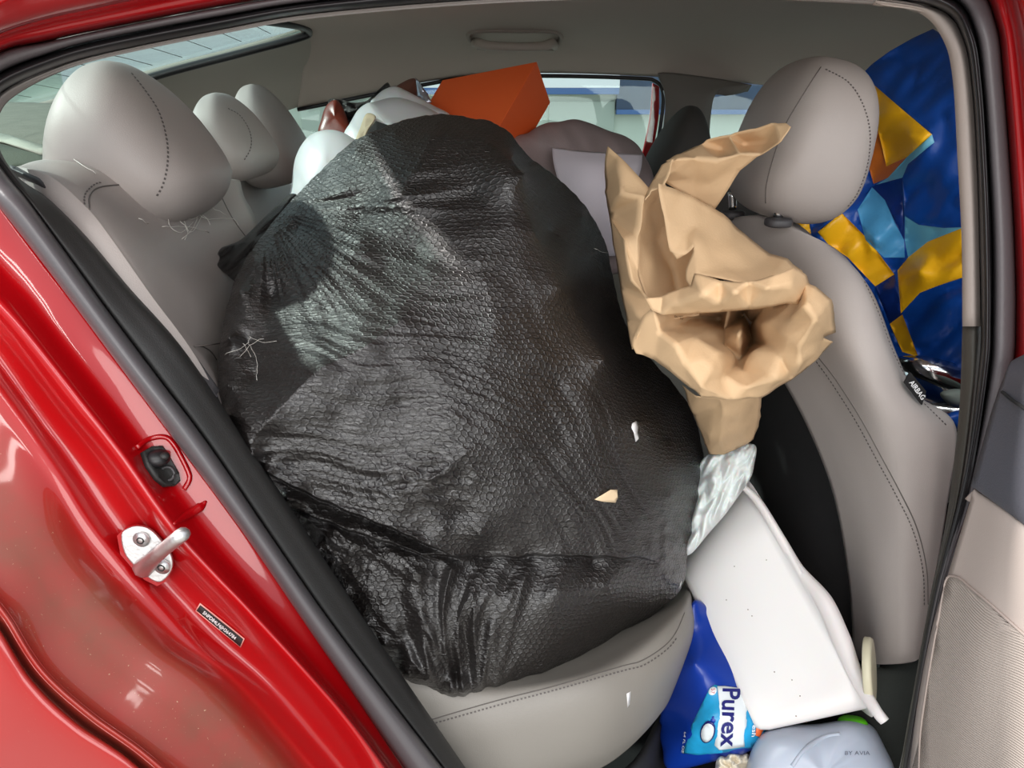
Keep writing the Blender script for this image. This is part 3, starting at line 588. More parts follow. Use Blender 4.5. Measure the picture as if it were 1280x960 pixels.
# ------------------------------------------------------------ open door at the right
dr = thing('open_rear_door', 'open rear door at the right edge, grey armrest above a beige ribbed panel', 'door', (.5, .4, .3))
dark = mat('blue_grey_door_plastic', s2l(84, 84, 92), .6, bump=.4, bscale=700)
sheet('upper_trim', [[(1263,452,.515),(1276,445,.50),(1300,436,.47),(1360,430,.42)], [(1256,468,.50),(1280,475,.47),(1310,482,.44),(1370,490,.40)], [(1240,512,.50),(1285,528,.455),(1320,545,.43),(1380,570,.39)], [(1216,600,.50),(1262,632,.455),(1310,668,.42),(1380,715,.38)], [(1216,604,.515),(1262,637,.47),(1310,673,.435),(1380,722,.395)]], dark, dr, n=7, thick=.012)
seam_o = tube('armrest_seam', [W(1253, 490, .492), W(1268, 502, .472), W(1290, 516, .448), W(1330, 540, .42)], .0012, matte_black, dr)
lower = sheet('lower_panel', [[(1219,612,.52),(1262,640,.475),(1310,676,.44),(1390,726,.40)], [(1214,622,.502),(1258,650,.458),(1306,686,.425),(1385,736,.385)], [(1182,728,.50),(1235,758,.45),(1295,800,.415),(1380,850,.37)], [(1164,790,.495),(1220,820,.445),(1285,860,.41),(1375,910,.36)], [(1146,885,.49),(1205,905,.44),(1275,945,.40),(1370,990,.35)], [(1134,990,.485),(1190,1010,.435),(1265,1040,.39),(1365,1080,.34)]], beige_trim, dr, n=8, thick=.01)
def ribbed():
    m = mat('ribbed_beige_insert', s2l(176, 163, 154), .6); nt = m.node_tree; N = nt.nodes; L = nt.links
    tc = N.new('ShaderNodeTexCoord'); wv = N.new('ShaderNodeTexWave'); wv.bands_direction = 'Z'; wv.inputs['Scale'].default_value = 190
    mp = N.new('ShaderNodeMapping'); mp.inputs['Rotation'].default_value = (0, math.radians(28), 0); L.new(tc.outputs['Object'], mp.inputs[0]); L.new(mp.outputs[0], wv.inputs[0])
    bp = N.new('ShaderNodeBump'); bp.inputs['Distance'].default_value = .0008; bp.inputs['Strength'].default_value = .8; L.new(wv.outputs['Fac'], bp.inputs['Height']); L.new(bp.outputs[0], N['Principled BSDF'].inputs['Normal']); return m
rp = [(1184,726),(1189,720),(1196,720),(1204,726),(1240,756),(1278,790),(1330,835),(1330,1000),(1150,1000),(1152,920),(1160,860),(1170,800)]
patch('ribbed_insert', lower, rp, ribbed(), dr, off=.0008, grid=14, thick=.001)
tube('insert_groove', [on(lower, x, y, .001)[0] for x, y in dens(rp[8:]+rp[:7], 12)], .0011, mat('insert_edge', s2l(165, 150, 142), .7), dr, n=2, k=6)

# ------------------------------------------------------------ THE black sack
outl = [(545,143,.96),(600,149,.95),(630,160,.945),(650,182,.945),(664,198,.95),(700,225,.96),(735,262,.96),(757,305,.95),(765,340,.95),(780,400,.95),(806,440,.95),(840,478,.95),(864,512,.94),(877,555,.92),(880,590,.90),(873,640,.87),(860,690,.84),(852,735,.82),(820,765,.80),(780,790,.78),(740,815,.76),(680,848,.72),(620,866,.69),(580,875,.67),(560,877,.665),(530,861,.66),(508,852,.655),(478,815,.645),(455,790,.64),(428,752,.635),(408,716,.63),(388,700,.63),(366,668,.625),(350,628,.62),(325,592,.612),(300,575,.608),(288,548,.62),(280,520,.63),(273,480,.65),(276,420,.69),(290,360,.75),(310,320,.80),(335,285,.86),(365,250,.92),(400,214,.94),(440,178,.95),(490,155,.955)]
inner = [(560,163,.905),(610,180,.865),(640,200,.835),(656,216,.82),(668,290,.795),(700,360,.765),(755,450,.755),(800,530,.76),(838,620,.775),(838,690,.775),
 (690,290,.85),(730,370,.84),(790,470,.84),(835,545,.84),(862,610,.84),
 (590,240,.805),(590,300,.75),(620,260,.785),(600,400,.69),(600,470,.655),(580,530,.625),(560,590,.61),(680,450,.70),(700,550,.68),(720,650,.67),(640,640,.63),(570,640,.625),(780,600,.72),(640,560,.64),(640,360,.73),(700,480,.71),(780,680,.71),
 (302,562,.592),(345,512,.588),(400,462,.605),(460,432,.635),(500,400,.665),(340,545,.590),(420,520,.600),(480,560,.602),(500,500,.622),
 (320,470,.640),(310,430,.68),(350,420,.672),(340,370,.735),(400,350,.725),(410,400,.678),(450,270,.84),(400,290,.815),(400,318,.765),(480,335,.742),(520,310,.765),(520,250,.79),(535,185,.865),(470,205,.875),(490,240,.815),(450,300,.775),(430,235,.865),(370,285,.86),(540,350,.712),
 
 (330,572,.592),(370,583,.590),(440,610,.592),(500,638,.596),(556,662,.605),(600,668,.612),
 (400,668,.612),(460,698,.610),(375,650,.616),
 (450,730,.606),(520,745,.600),(540,790,.610),(620,745,.612),(700,740,.635),(760,735,.675),(640,805,.640),(570,840,.648),(500,800,.622),(700,800,.675),(800,745,.735),(840,725,.775),
 (600,694,.648),(660,698,.660),(740,704,.690),(800,706,.730)]
for i, p_ in enumerate(outl):   # rim: film turns away just inside the silhouette
    c = np.array((590, 500)); d = c-np.array(p_[:2]); d = d/np.linalg.norm(d); q = np.array(p_[:2])+d*10; inner.append((q[0], q[1], p_[2]-.035))
inner = [(a, b, c-(.036*(b-750)/110 if b > 750 and a < 760 else 0)) for a, b, c in inner]
outl = [(a, b, c-(.036*(b-750)/110 if b > 750 and a < 760 else 0)) for a, b, c in outl]
fY = rbf([tuple(p) for p in outl]+inner, 0)
def dpoly(x, y, P):
    d = np.full(x.shape, 1e9)
    for (x1, y1), (x2, y2) in zip(P, P[1:]):
        t = np.clip(((x-x1)*(x2-x1)+(y-y1)*(y2-y1))/((x2-x1)**2+(y2-y1)**2), 0, 1); d = np.minimum(d, np.hypot(x-x1-t*(x2-x1), y-y1-t*(y2-y1)))
    return d
def build_sack():
    T = 1050; NR = 400
    O = crom(np.array(outl, float), 24, True); L = np.concatenate([[0], np.cumsum(np.linalg.norm(np.diff(np.concatenate([O, O[:1]])[:, :2], axis=0), axis=1))])
    t = np.linspace(0, L[-1], T, endpoint=False); OO = np.concatenate([O, O[:1]]); O = np.stack([np.interp(t, L, OO[:, k]) for k in range(3)], 1)
    wob = 1+.004*fbm(t/18, t*0, 11, 3); c = np.array((585., 520., .6)); O[:, :2] = c[:2]+(O[:, :2]-c[:2])*wob[:, None]
    r = np.linspace(0, 1, NR+1)[1:]; r = 1-(1-r)**1.15
    X = c[0]+(O[None, :, 0]-c[0])*r[:, None]; Yp = c[1]+(O[None, :, 1]-c[1])*r[:, None]
    D = fY(X, Yp).reshape(X.shape)
    # soften the facet points a little, keep the creases
    edge = np.clip((1-r)*14, 0, 1)[:, None]
    x, y = X, Yp
    wx = 26*noise2(x/120, y/120, 21); wy = 26*noise2(x/120, y/120, 31)
    # radiating tension wrinkles upper left, from the pinch at (365,262)
    a = np.arctan2(y-262+wy*.2, x-330); rr = np.hypot(x-330, y-262)
    m1 = np.clip(1-rr/330, 0, 1)*np.clip((420-y)/120, 0, 1)
    rid = lambda n: 1-np.abs(n)*2
    m1 = m1*np.clip((1-r)*9, 0, 1)[:, None]; D -= .0075*m1*(rid(noise2(a*9, rr/260, 41))-.5)+.002*m1*noise2(a*17+wx*.02, rr/90, 42)
    # sideways creep wrinkles on the broad face
    m2 = np.clip((y-300)/80, 0, 1)*np.clip((700-y)/60, 0, 1)*np.clip((760-x)/160, 0, 1)
    yy = y-.18*(x-500)+wy
    D -= .0026*m2*noise2((x+wx)/150, yy/22, 51)+.0016*m2*noise2((x+wx)/110, yy/11, 53)+.0009*m2*noise2((x+wx)/60, yy/8, 52)
    # right side: long hanging creases
    m3 = np.clip((x-620)/90, 0, 1)*np.clip((720-y)/60, 0, 1)
    D -= .003*m3*noise2((x-.55*y+wx)/24, y/170, 61)+.0012*m3*noise2((x-.55*y+wx)/9, y/60, 62)
    # lower lobe: gathers running down to the knot under the bag
    m4 = np.clip((y-688)/30, 0, 1); a4 = np.arctan2(x-575+wx*.35, 960-y); r4 = np.hypot(x-575, 960-y)
    D -= m4*np.clip((760-x)/200, .25, 1)*(.0085*(rid(noise2(a4*6+wx*.01, r4/150, 71))-.55)+.004*noise2(a4*13+wx*.03, r4/70, 72)+.0022*noise2(x/14+wx*.05, y/22, 73))
    # crumpled strips along the fold at the left
    fl = y-(575+(x-300)*.43); m5 = np.exp(-((fl-28)/34)**2)*np.clip((600-x)/120, 0, 1)
    D -= m5*(.004*(rid(noise2((x+wx)/90, (fl+wy*.6)/22, 81))-.5)+.002*noise2(x/26, fl/14, 82))
    m6 = np.exp(-((x-390)/60)**2-((y-690)/50)**2); D -= m6*.008*noise2(x/14, y/14, 91)
    m7 = np.exp(-((x-845)/30)**2-((y-690)/60)**2); D -= m7*.005*noise2(x/9, y/12, 92)
    m8 = np.exp(-((x-520)/70)**2-((y-600)/35)**2); D -= m8*.005*(rid(noise2((x+y*.4)/38, (y-x*.3)/22, 93))-.5)
    # tented ridges where the contents push the film out
    for pl_, am, wd in (([(560,155),(612,180),(650,212),(668,290),(702,360),(757,450)], .017, 34), ([(300,558),(345,512),(400,462),(462,430),(500,400)], .014, 36), ([(545,150),(524,205),(500,245),(452,268)], .012, 30), ([(590,560),(540,600),(500,615)], .008, 22), ([(600,330),(620,400),(600,470)], .008, 50)):
        D -= am*np.exp(-dpoly(x+.15*wx, y+.15*wy, pl_)/wd)*edge
    # tucked folds: the upper film overhangs, the lower film comes back out
    for (xa, ya, sl, xm, am, wd) in ((300, 578, .43, 585, .034, 17), (330, 622, .36, 560, .018, 12), (545, 692, .02, 840, .012, 16)):
        sd = y-(ya+(x-xa)*sl)-.22*wy-4*noise2(x/30, x*0, 97); mk = np.clip((x-xa+25)/30, 0, 1)*np.clip((xm-x)/60, 0, 1)
        D += am*mk*np.where(sd > 0, np.exp(-np.maximum(sd, 0)/wd)*np.clip(sd/2.5, 0, 1), 0)-am*.35*mk*np.where(sd <= 0, np.exp(np.minimum(sd, 0)/14), np.clip(1-sd/2.5, 0, 1))
    # all-over soft dents
    D -= .0022*fbm(x/55, y/55, 95, 2)
    P = np.stack([X, Yp, D], 2).reshape(-1, 3); P[-T:, 2] = P[-T:, 2]+.01
    # back half
    rb = r[::-8][1:]; back_ = []
    for q in rb:
        B = c+(O-c)*q; B[:, 2] = O[:, 2]*q+.95*(1-q)+.14*math.sqrt(max(0, 1-q*q)); back_.append(B)
    P0 = np.array([[c[0], c[1], float(fY(np.array([c[0]]), np.array([c[1]]))[0])]]); P1 = np.array([[c[0], c[1], 1.09]])
    A = np.concatenate([P]+back_+[P0, P1]); N = NR+len(back_); V = Wn(A)
    j = np.arange(T); j2 = (j+1) % T; i = np.arange(N-1)[:, None]
    Q = np.stack(np.broadcast_arrays(i*T+j, (i+1)*T+j, (i+1)*T+j2, i*T+j2), -1).reshape(-1, 4)
    Fc = Q.tolist()+[(N*T, int(k), int((k+1) % T)) for k in j]+[(N*T+1, int((N-1)*T+(k+1) % T), int((N-1)*T+k)) for k in j]
    uv = np.stack([V[:, 0]+.25*V[:, 1], V[:, 2]*.8+V[:, 1]*.5], 1)
    return V, Fc, uv
V, Fc, uv = build_sack()
bagT = thing('refuse_sack', 'bulging black plastic refuse sack with embossed film filling the rear seat', 'bag', (0, .85, .55))
sackO = mesh('sack_film', V, Fc, sack, bagT, uv=uv)
bmx = bmesh.new(); bmx.from_mesh(sackO.data); bmesh.ops.recalc_face_normals(bmx, faces=bmx.faces); bmx.to_mesh(sackO.data); bmx.free()
cr = mat('torn_paper_cream', s2l(225, 200, 165), .8)
patch('torn_hole', sackO, [(742,624),(752,618),(762,612),(770,612),(771,622),(768,628),(752,626)], cr, bagT, off=.0012, grid=4)['label'] = 'cream scrap showing at a tear'
for q in ([(789,530),(794,527),(796,534),(795,541),(797,548),(793,552),(791,541),(788,535)], [(855,730),(858,729),(858,738),(854,739)]):
    patch('white_scrap', sackO, q, white_pl, bagT, off=.0015, grid=4)
hair = mat('pale_hair', (.75, .72, .66), .5)
def strands(o, name, lines, parent, r=.00016, off=.0015, m=hair):
    bm = bmesh.new()
    for ln in lines:
        P = [on(o, x, y, off+.002*random.random())[0] for x, y in dens(ln, 5)]
        if len(P) < 3: continue
        t = tube('strand', P, r, m, None, n=1, k=4); bm.from_mesh(t.data); bpy.data.objects.remove(t)
    me = bpy.data.meshes.new(name); bm.to_mesh(me); bm.free(); o2 = link(name, me, m, parent); o2['kind'] = 'stuff'; return o2
strands(sackO, 'pale_hairs', [[(300,448),(312,436),(322,428),(335,424)], [(322,478),(324,460),(318,440),(308,425)], [(282,445),(300,436),(318,420)], [(740,312),(752,316),(762,317)], [(300,430),(310,440),(316,452)], [(312,420),(330,430),(350,428)]], bagT)
# loose neck of the sack lying towards the seat shoulder, and gathered tail
blob('sack_neck', [(262,318,.90),(300,300,.90),(330,272,.92),(362,243,.95),(372,252,.93),(340,292,.88),(312,330,.82),(300,352,.80),(285,345,.84)], .02, .03, sack, bagT, nt=160, nr=20, disp=lambda P, r: P+np.stack([0*P[:, 0], 0*P[:, 0], .012*noise2((P[:, 0]+P[:, 1])/9, (P[:, 0]-P[:, 1])/40, 7)], 1), uvs=True)
blob('sack_tail', [(345,640,.615),(370,640,.61),(400,662,.61),(420,690,.60),(432,735,.60),(448,772,.605),(458,800,.62),(440,790,.63),(418,755,.625),(400,715,.62),(378,698,.618),(358,676,.615)], .012, .03, sack, bagT, nt=200, nr=24, disp=lambda P, r: P+np.stack([0*P[:, 0], 0*P[:, 0], .012*fbm(P[:, 0]/14, P[:, 1]/14, 9, 3)], 1), uvs=True)
strands(back, 'dust_and_cobweb', [[(185,262),(215,272),(240,275),(260,262),(285,272)], [(225,300),(240,285),(248,262)], [(200,285),(235,285),(262,292)], [(80,188),(95,205),(118,220)], [(215,268),(232,290),(228,302)], [(245,265),(255,275),(290,275),(298,285)], [(170,275),(185,282)], [(228,278),(236,292),(246,280),(252,270),(262,284)], [(206,272),(212,286),(224,292),(240,278)]], rs, r=.0004)
# bits of straw caught beside the sack
crumb = mat('straw_crumbs', s2l(170, 120, 70), .8)
bm = bmesh.new()
for k in range(26):
    p_ = W(random.uniform(346, 366), random.uniform(650, 690), .585+random.uniform(0, .01)); s = random.uniform(.0008, .0022)
    bmesh.ops.create_icosphere(bm, subdivisions=1, radius=s, matrix=Matrix.Translation(p_) @ Matrix.Diagonal((1.8, 1, .7, 1)))
me = bpy.data.meshes.new('straw_crumbs'); bm.to_mesh(me); bm.free(); props(link('straw_crumbs', me, crumb), 'brown straw crumbs caught between the sack and the door sill', 'debris', kind='stuff')

# ------------------------------------------------------------ brown paper bag
def crumple(layers, name, m, parent=None, sub=4, sm=0, amp=.0022, thick=.0009):
    bm = bmesh.new()
    for pts, outline in layers:
        P, Fc = cdt(outline, pts=[p for p in pts]); D = {(round(p[0], 2), round(p[1], 2)): p[2] for p in list(pts)+list(outline)}
        vs = []
        for x, y in P:
            k = min(D, key=lambda q: (q[0]-x)**2+(q[1]-y)**2); vs.append(bm.verts.new(W(x, y, D[k])))
        for f in Fc:
            try: bm.faces.new([vs[i] for i in f])
            except ValueError: pass
    bmesh.ops.recalc_face_normals(bm, faces=bm.faces)
    bmesh.ops.subdivide_edges(bm, edges=bm.edges, cuts=sub, use_grid_fill=True)
    bmesh.ops.triangulate(bm, faces=[f for f in bm.faces if len(f.verts) > 4])
    for _ in range(sm): bmesh.ops.smooth_vert(bm, verts=[v for v in bm.verts if not v.is_boundary], factor=.5, use_axis_x=True, use_axis_y=True, use_axis_z=True)
    bm.normal_update()
    C = np.array([v.co for v in bm.verts]); n = 1-2.2*np.abs(fbm(C[:, 0]*17+C[:, 1]*7, C[:, 2]*17, 15, 3))
    for v, k in zip(bm.verts, n): v.co += v.normal*float(k)*amp
    me = bpy.data.meshes.new(name); bm.to_mesh(me); bm.free()
    me.polygons.foreach_set('use_smooth', [True]*len(me.polygons)); o = link(name, me, m, parent)
    d = o.modifiers.new('s', 'SOLIDIFY'); d.thickness = thick; d.offset = 0; return o
Lp = [(758,184,.86),(775,196,.84),(811,234,.80),(805,246,.79),(797,296,.79),(799,343,.785),(811,374,.775),(816,388,.76),(806,404,.75),(795,421,.755),(790,437,.765),(783,400,.80),(774,359,.83),(760,269,.87),(755,240,.88),(756,215,.88)]
Lq = [(776,240,.805),(780,300,.79),(790,350,.775),(798,395,.765),(786,300,.79)]
Bo = [(805,246,.80),(821,226,.81),(832,230,.82),(846,260,.86),(868,300,.86),(880,345,.83),(873,392,.80),(840,398,.78),(812,380,.782),(799,345,.79),(797,296,.80)]
Bq = [(818,262,.83),(826,300,.87),(838,330,.88),(850,370,.86),(815,330,.82)]
Do = [(832,200,.80),(855,188,.82),(877,179,.83),(912,170,.81),(944,163,.79),(968,154,.77),(981,153,.76),(987,158,.752),(975,176,.755),(952,192,.78),(925,212,.80),(893,262,.83),(868,250,.83),(832,229,.82),(826,226,.80),(836,205,.795)]
Dq = [(897,199,.79),(870,197,.795),(845,199,.79),(925,192,.785),(955,178,.80),(930,180,.83),(900,186,.84),(866,225,.82),(890,230,.815),(845,215,.80)]
So = [(840,199,.78),(836,214,.785),(828,232,.78),(812,238,.785),(806,250,.785),(806,240,.80),(816,222,.81),(826,206,.80)]
Co = [(823,229,.775),(850,238,.79),(889,257,.80),(924,285,.80),(963,316,.78),(985,322,.76),(1003,338,.745),(1008,352,.735),(991,372,.715),(936,356,.70),(873,345,.735),(866,363,.715),(858,352,.74),(858,338,.75),(868,308,.76),(857,318,.765),(846,324,.77),(838,314,.77),(832,280,.775)]
Cq = [(870,280,.785),(900,300,.775),(930,320,.76),(940,336,.745),(900,335,.745),(965,345,.73),(860,290,.78)]
Eo = [(807,373,.745),(830,371,.74),(850,362,.735),(866,358,.715),(870,343,.715),(900,351,.695),(936,352,.675),(970,345,.67),(991,335,.685),(1006,345,.70),(1012,358,.705),(995,379,.69),(965,382,.682),(936,384,.69),(900,387,.705),(873,389,.715),(845,391,.73),(827,393,.735),(815,388,.74)]
Eq = [(850,378,.715),(880,368,.685),(920,366,.665),(960,360,.655),(985,356,.665),(838,382,.725),(900,378,.690)]
Fo = [(1006,352,.70),(1020,358,.69),(1041,374,.685),(1045,392,.69),(1044,415,.695),(1030,424,.69),(1042,428,.70),(1030,442,.705),(1010,458,.70),(991,476,.705),(970,487,.71),(952,498,.715),(915,500,.705),(877,497,.70),(860,484,.71),(838,464,.725),(819,449,.74),(806,444,.75),(795,442,.755),(789,431,.76),(790,420,.76),(803,396,.75),(816,383,.74),(836,388,.76),(873,389,.80),(910,386,.83),(936,384,.84),(967,382,.76),(991,374,.72)]
Fq = [(850,402,.80),(897,441,.715),(924,417,.745),(944,441,.735),(940,428,.92),(937,405,.99),(930,393,.99),(900,398,.94),(872,396,.88),(952,406,.755),(967,382,.735),(985,400,.70),(877,484,.69),(881,449,.705),(930,464,.74),(967,472,.695),(905,432,.80),(905,412,.84),(925,450,.79),(960,430,.74),(975,445,.705),(1000,430,.675),(1020,400,.66),(1008,380,.665),(985,420,.69),(1000,452,.68),(845,430,.71),(858,455,.705),(825,415,.735),(905,470,.715),(890,460,.70),(1015,445,.69),(935,484,.705),(870,420,.735),(860,412,.76),(985,465,.70),(955,385,.80)]
Go = [(852,482,.80),(870,494,.76),(900,498,.745),(930,498,.745),(953,492,.76),(951,520,.80),(942,550,.84),(920,560,.845),(905,568,.85),(886,568,.87),(876,545,.86),(866,520,.84)]
Gq = [(905,520,.765),(886,545,.81),(900,552,.80),(925,535,.785),(915,505,.75),(893,512,.775),(905,562,.83)]
crumple([(Lq, Lp), (Bq, Bo), (Dq, Do), ([], So), (Cq, Co), (Eq, Eo), (Fq, Fo), (Gq, Go)], 'paper_bag', kraft_m)
pb = bpy.data.objects['paper_bag']; props(pb, 'crumpled open brown kraft paper bag wedged against the front seat', 'paper bag')
text('bag_print', 'SH 40', pb, (842, 396), (853, 399), 3, mat('faded_print', s2l(110, 80, 50), .8), pb, off=.001)

# ------------------------------------------------------------ blue and yellow bag
patt = [('yel', [(1082,97),(1120,130),(1165,168),(1134,196),(1108,208),(1098,165),(1086,130)]), ('ora', [(1086,130),(1098,165),(1108,208),(1134,196),(1110,222),(1092,230),(1086,210),(1084,160)]),
 ('lbl', [(1165,168),(1168,178),(1135,205),(1128,222),(1095,231),(1110,222),(1134,196)]), ('lbl2', [(1072,262),(1090,234),(1106,250),(1122,285),(1130,300),(1131,322),(1105,322),(1082,300)]),
 ('lbl', [(1131,270),(1148,281),(1180,285),(1205,284),(1160,302),(1135,322),(1131,300)]), ('yel', [(1160,302),(1205,284),(1206,346),(1170,358),(1150,366),(1126,392),(1122,338),(1135,322)]),
 ('yel', [(1022,290),(1052,266),(1086,300),(1118,343),(1094,358),(1060,322),(1035,305)]), ('yel', [(980,268),(1010,268),(1014,292),(985,292)]), ('navy', [(1118,343),(1128,393),(1112,405),(1094,358)]),
 ('navy', [(1095,231),(1128,222),(1130,300),(1106,250),(1090,234)]), ('yel', [(1112,405),(1128,393),(1140,425),(1148,446),(1128,440)])]
bagout = [(1078,92),(1090,80),(1112,64),(1140,48),(1166,36),(1190,50),(1215,90),(1222,200),(1222,480),(1190,470),(1150,462),(1125,448),(1080,400),(1000,330),(975,290),(985,262),(1050,240),(1078,200),(1080,130)]
cols = {'base': (14, 72, 158), 'yel': (255, 192, 26), 'ora': (214, 118, 38), 'lbl': (112, 188, 214), 'lbl2': (78, 156, 204), 'navy': (14, 46, 118)}
keys = list(cols); bmats = [mat('woven_'+{'base': 'blue', 'yel': 'yellow', 'ora': 'orange', 'lbl': 'pale_blue', 'lbl2': 'sky_blue', 'navy': 'navy'}[k], s2l(*cols[k]), .38, bump=.3, bscale=250) for k in keys]
gp = [(x+random.uniform(-1, 1), y+random.uniform(-1, 1)) for x in np.arange(976, 1222, 4) for y in np.arange(38, 480, 4) if pip(x, y, bagout)]
P, Fc = cdt(bagout, extra=[p+[p[0]] for _, p in patt], pts=gp)
ff = rbf([(1080,92,1.02),(1166,36,1.00),(1200,100,.86),(1150,100,.93),(1100,110,.99),(1165,168,.90),(1140,170,.91),(1120,150,.95),(1092,230,1.02),(1115,190,.99),(1130,222,.96),(1160,200,.91),(1180,230,.88),(1145,276,.93),(1131,300,.97),(1100,260,.98),(1095,300,.96),(1170,290,.91),(1200,330,.87),(1150,340,.91),(1122,338,.98),(1128,393,.96),(1180,400,.90),(1160,430,.93),(1200,470,.90),(1060,290,.99),(1000,280,1.02),(1112,405,.99),(1222,200,.84),(1222,480,.86),(975,290,1.05)])
xy = np.array(P); Yv = ff(xy[:, 0], xy[:, 1])+.009*(1-2*np.abs(fbm(xy[:, 0]/60+xy[:, 1]/80, xy[:, 1]/80, 17, 2)))+.05
V1 = Wn(np.column_stack([xy, Yv])); n1 = len(V1)
mi = []
for f in Fc:
    cx = sum(P[i][0] for i in f)/len(f); cy = sum(P[i][1] for i in f)/len(f); k = 'base'
    for kk, poly in patt:
        if pip(cx, cy, poly): k = kk; break
    mi.append(keys.index(k))
V2 = V1+np.array([.02, .10, -.02]); bd = {}
for f in Fc:
    for a, b in zip(f, f[1:]+f[:1]): bd[(a, b)] = 1
side = [(a, b, b+n1, a+n1) for (a, b) in bd if (b, a) not in bd]
bb = mesh('shopping_bag', np.concatenate([V1, V2]), [tuple(f) for f in Fc]+[tuple(i+n1 for i in f[::-1]) for f in Fc]+[s[::-1] for s in side], bmats, None, mi=mi+mi+[0]*len(side))
props(bb, 'large woven shopping bag in blue with yellow and pale blue shapes, beside the front headrest', 'bag')
bowl = thing('steel_bowl', 'shiny steel bowl edge showing under the blue and yellow bag', 'bowl', tuple(W(1180, 500, 1.0)))
tube('bowl_rim', [W(1125, 452, 1.0), W(1150, 458, .97), W(1180, 468, .96), W(1215, 484, .97), W(1250, 520, 1.05)], [.008, .016, .019, .018, .012], steel, bowl, sq=1.0)
sell('bowl_body', tuple(W(1185, 500, 1.06)), (.2, .18, .10), steel, bowl, e=(1, 1))
blob('cloth', [(1175,492,.92),(1195,486,.92),(1215,492,.92),(1215,510,.92),(1190,508,.92)], .02, .02, mat('grey_green_cloth', s2l(120, 130, 122), .9), None, nt=40, nr=8); props(bpy.data.objects['cloth'], 'small grey cloth scrap between front seat and pillar under the bowl', 'cloth')
blob('blue_scrap', [(1180,522,.90),(1192,514,.90),(1206,515,.90),(1206,540,.90),(1190,534,.90)], .02, .02, bmats[0], None, nt=40, nr=8); props(bpy.data.objects['blue_scrap'], 'blue plastic scrap at the lower end of the gap beside the pillar', 'scrap')

# ------------------------------------------------------------ white bin, lid, jug, detergent
bn = thing('white_bin', 'white plastic tub lying on its side between the seats', 'tub', tuple(W(970, 780, .85)))
def bin_part():
    a1, a2 = W(851, 712, .90), W(953, 926, .70); b1, b2 = W(934, 606, .93), W(1096, 897, .70)
    dep = Vector((.02, .17, -.09)); V = []; k = 48; N = 14
    def ring(p, q, d, ins=0):
        e = q-p; out = []; r = .16
        for i in range(k):
            t = 2*math.pi*i/k; cx, cy = math.cos(t), math.sin(t); s = lambda v: math.copysign(abs(v)**.28, v)
            u, v = s(cx)*(.5-ins)+.5, s(cy)*(.5-ins)+.5; out.append(p+e*u+d*v)
        return out
    rings = []
    for ins in (.5, .35, .2, .08, .03): rings.append(ring(a1, a2, dep, ins*.98+.0))
    rings[-1] = [p+(b1-a1)*.005 for p in ring(a1, a2, dep, .02)]
    for t in np.linspace(.04, 1, N): rings.append(ring(a1.lerp(b1, t), a2.lerp(b2, t), dep*(1+.12*t), .0 if t > .05 else .008))
    rings.append([p+(b1-a1)*.0 for p in ring(b1+(b1-b2)*.02, b2+(b2-b1)*.02, dep*1.16, -.012)])
    dd = (b1-a1).normalized()
    rings.append([p+dd*.008 for p in rings[-1]]); rings.append([p+dd*.010 for p in ring(b1, b2, dep*1.12, .015)])
    for t in np.linspace(.98, .06, 8): rings.append(ring(a1.lerp(b1, t), a2.lerp(b2, t), dep*(1+.12*t), .014))
    V = [p for r_ in rings for p in r_]; M = len(rings)
    Fc = [(i*k+j, (i+1)*k+j, (i+1)*k+(j+1) % k, i*k+(j+1) % k) for i in range(M-1) for j in range(k)]
    Fc += [tuple(range(k)), tuple((M-1)*k+j for j in range(k-1, -1, -1))]
    o = mesh('tub_body', V, Fc, white_pl, bn); return o
tb = bin_part()
tube('tub_rim', [W(926, 605, .92), W(948, 628, .905), W(975, 672, .87), (W(998, 712, .84)), W(1030, 752, .80), W(1052, 800, .765), W(1072, 850, .73), W(1095, 888, .695), W(1106, 902, .685)], [.004, .006, .0065, .008, .012, .0125, .009, .007, .006], white_pl, bn, sq=.9)
bm = bmesh.new()
for x, y in [(918,708),(908,750),(940,770),(968,840),(995,895),(1000,870),(935,762),(990,850),(1008,902),(958,700)]:
    p_, n_ = on(tb, x, y, .0003); bmesh.ops.create_icosphere(bm, subdivisions=1, radius=.0008, matrix=Matrix.Translation(p_))
me = bpy.data.meshes.new('dirt_specks'); bm.to_mesh(me); bm.free(); link('dirt_specks', me, mat('brown_speck', s2l(120, 100, 80), .9), bn)['kind'] = 'stuff'
ax = (Vector((.86, -.46, .22))).normalized(); c = W(1086, 838, .74); u_ = Vector((-.42, .35, .84)); u_ = (u_-ax*u_.dot(ax)).normalized(); v_ = ax.cross(u_)
V = []; k = 48; prof = [(0, .006), (.030, .006), (.035, .0055), (.0365, .003), (.0365, -.003), (.035, -.004), (.0345, .002), (0, .003)]
for r_, h_ in prof:
    for i in range(k): t = 2*math.pi*i/k; V.append(c+.98*r_*(math.cos(t)*u_*1.12+math.sin(t)*v_)+ax*h_)
Fc = [(i*k+j, (i+1)*k+j, (i+1)*k+(j+1) % k, i*k+(j+1) % k) for i in range(len(prof)-1) for j in range(k)]
props(mesh('container_lid', V, Fc, cream, None), 'round cream plastic lid leaning on the rim of the white tub', 'lid')
db = thing('detergent_bottle', 'blue laundry detergent bottle under the white tub beside the rear seat', 'bottle', tuple(W(880, 880, .85)))
dbf = rbf([(862,752,.86),(850,800,.85),(838,860,.84),(824,905,.85),(836,952,.80),(900,944,.76),(950,925,.75),(955,860,.80),(925,790,.86),(885,765,.87),(880,850,.79),(868,830,.80),(890,900,.75),(860,920,.77),(925,870,.78),(920,910,.75)], .02)
def ddisp(P, r):
    P = P.copy(); P[:, 2] = dbf(P[:, 0], P[:, 1])-(.03*(1-r**6)**(1/6)); return P
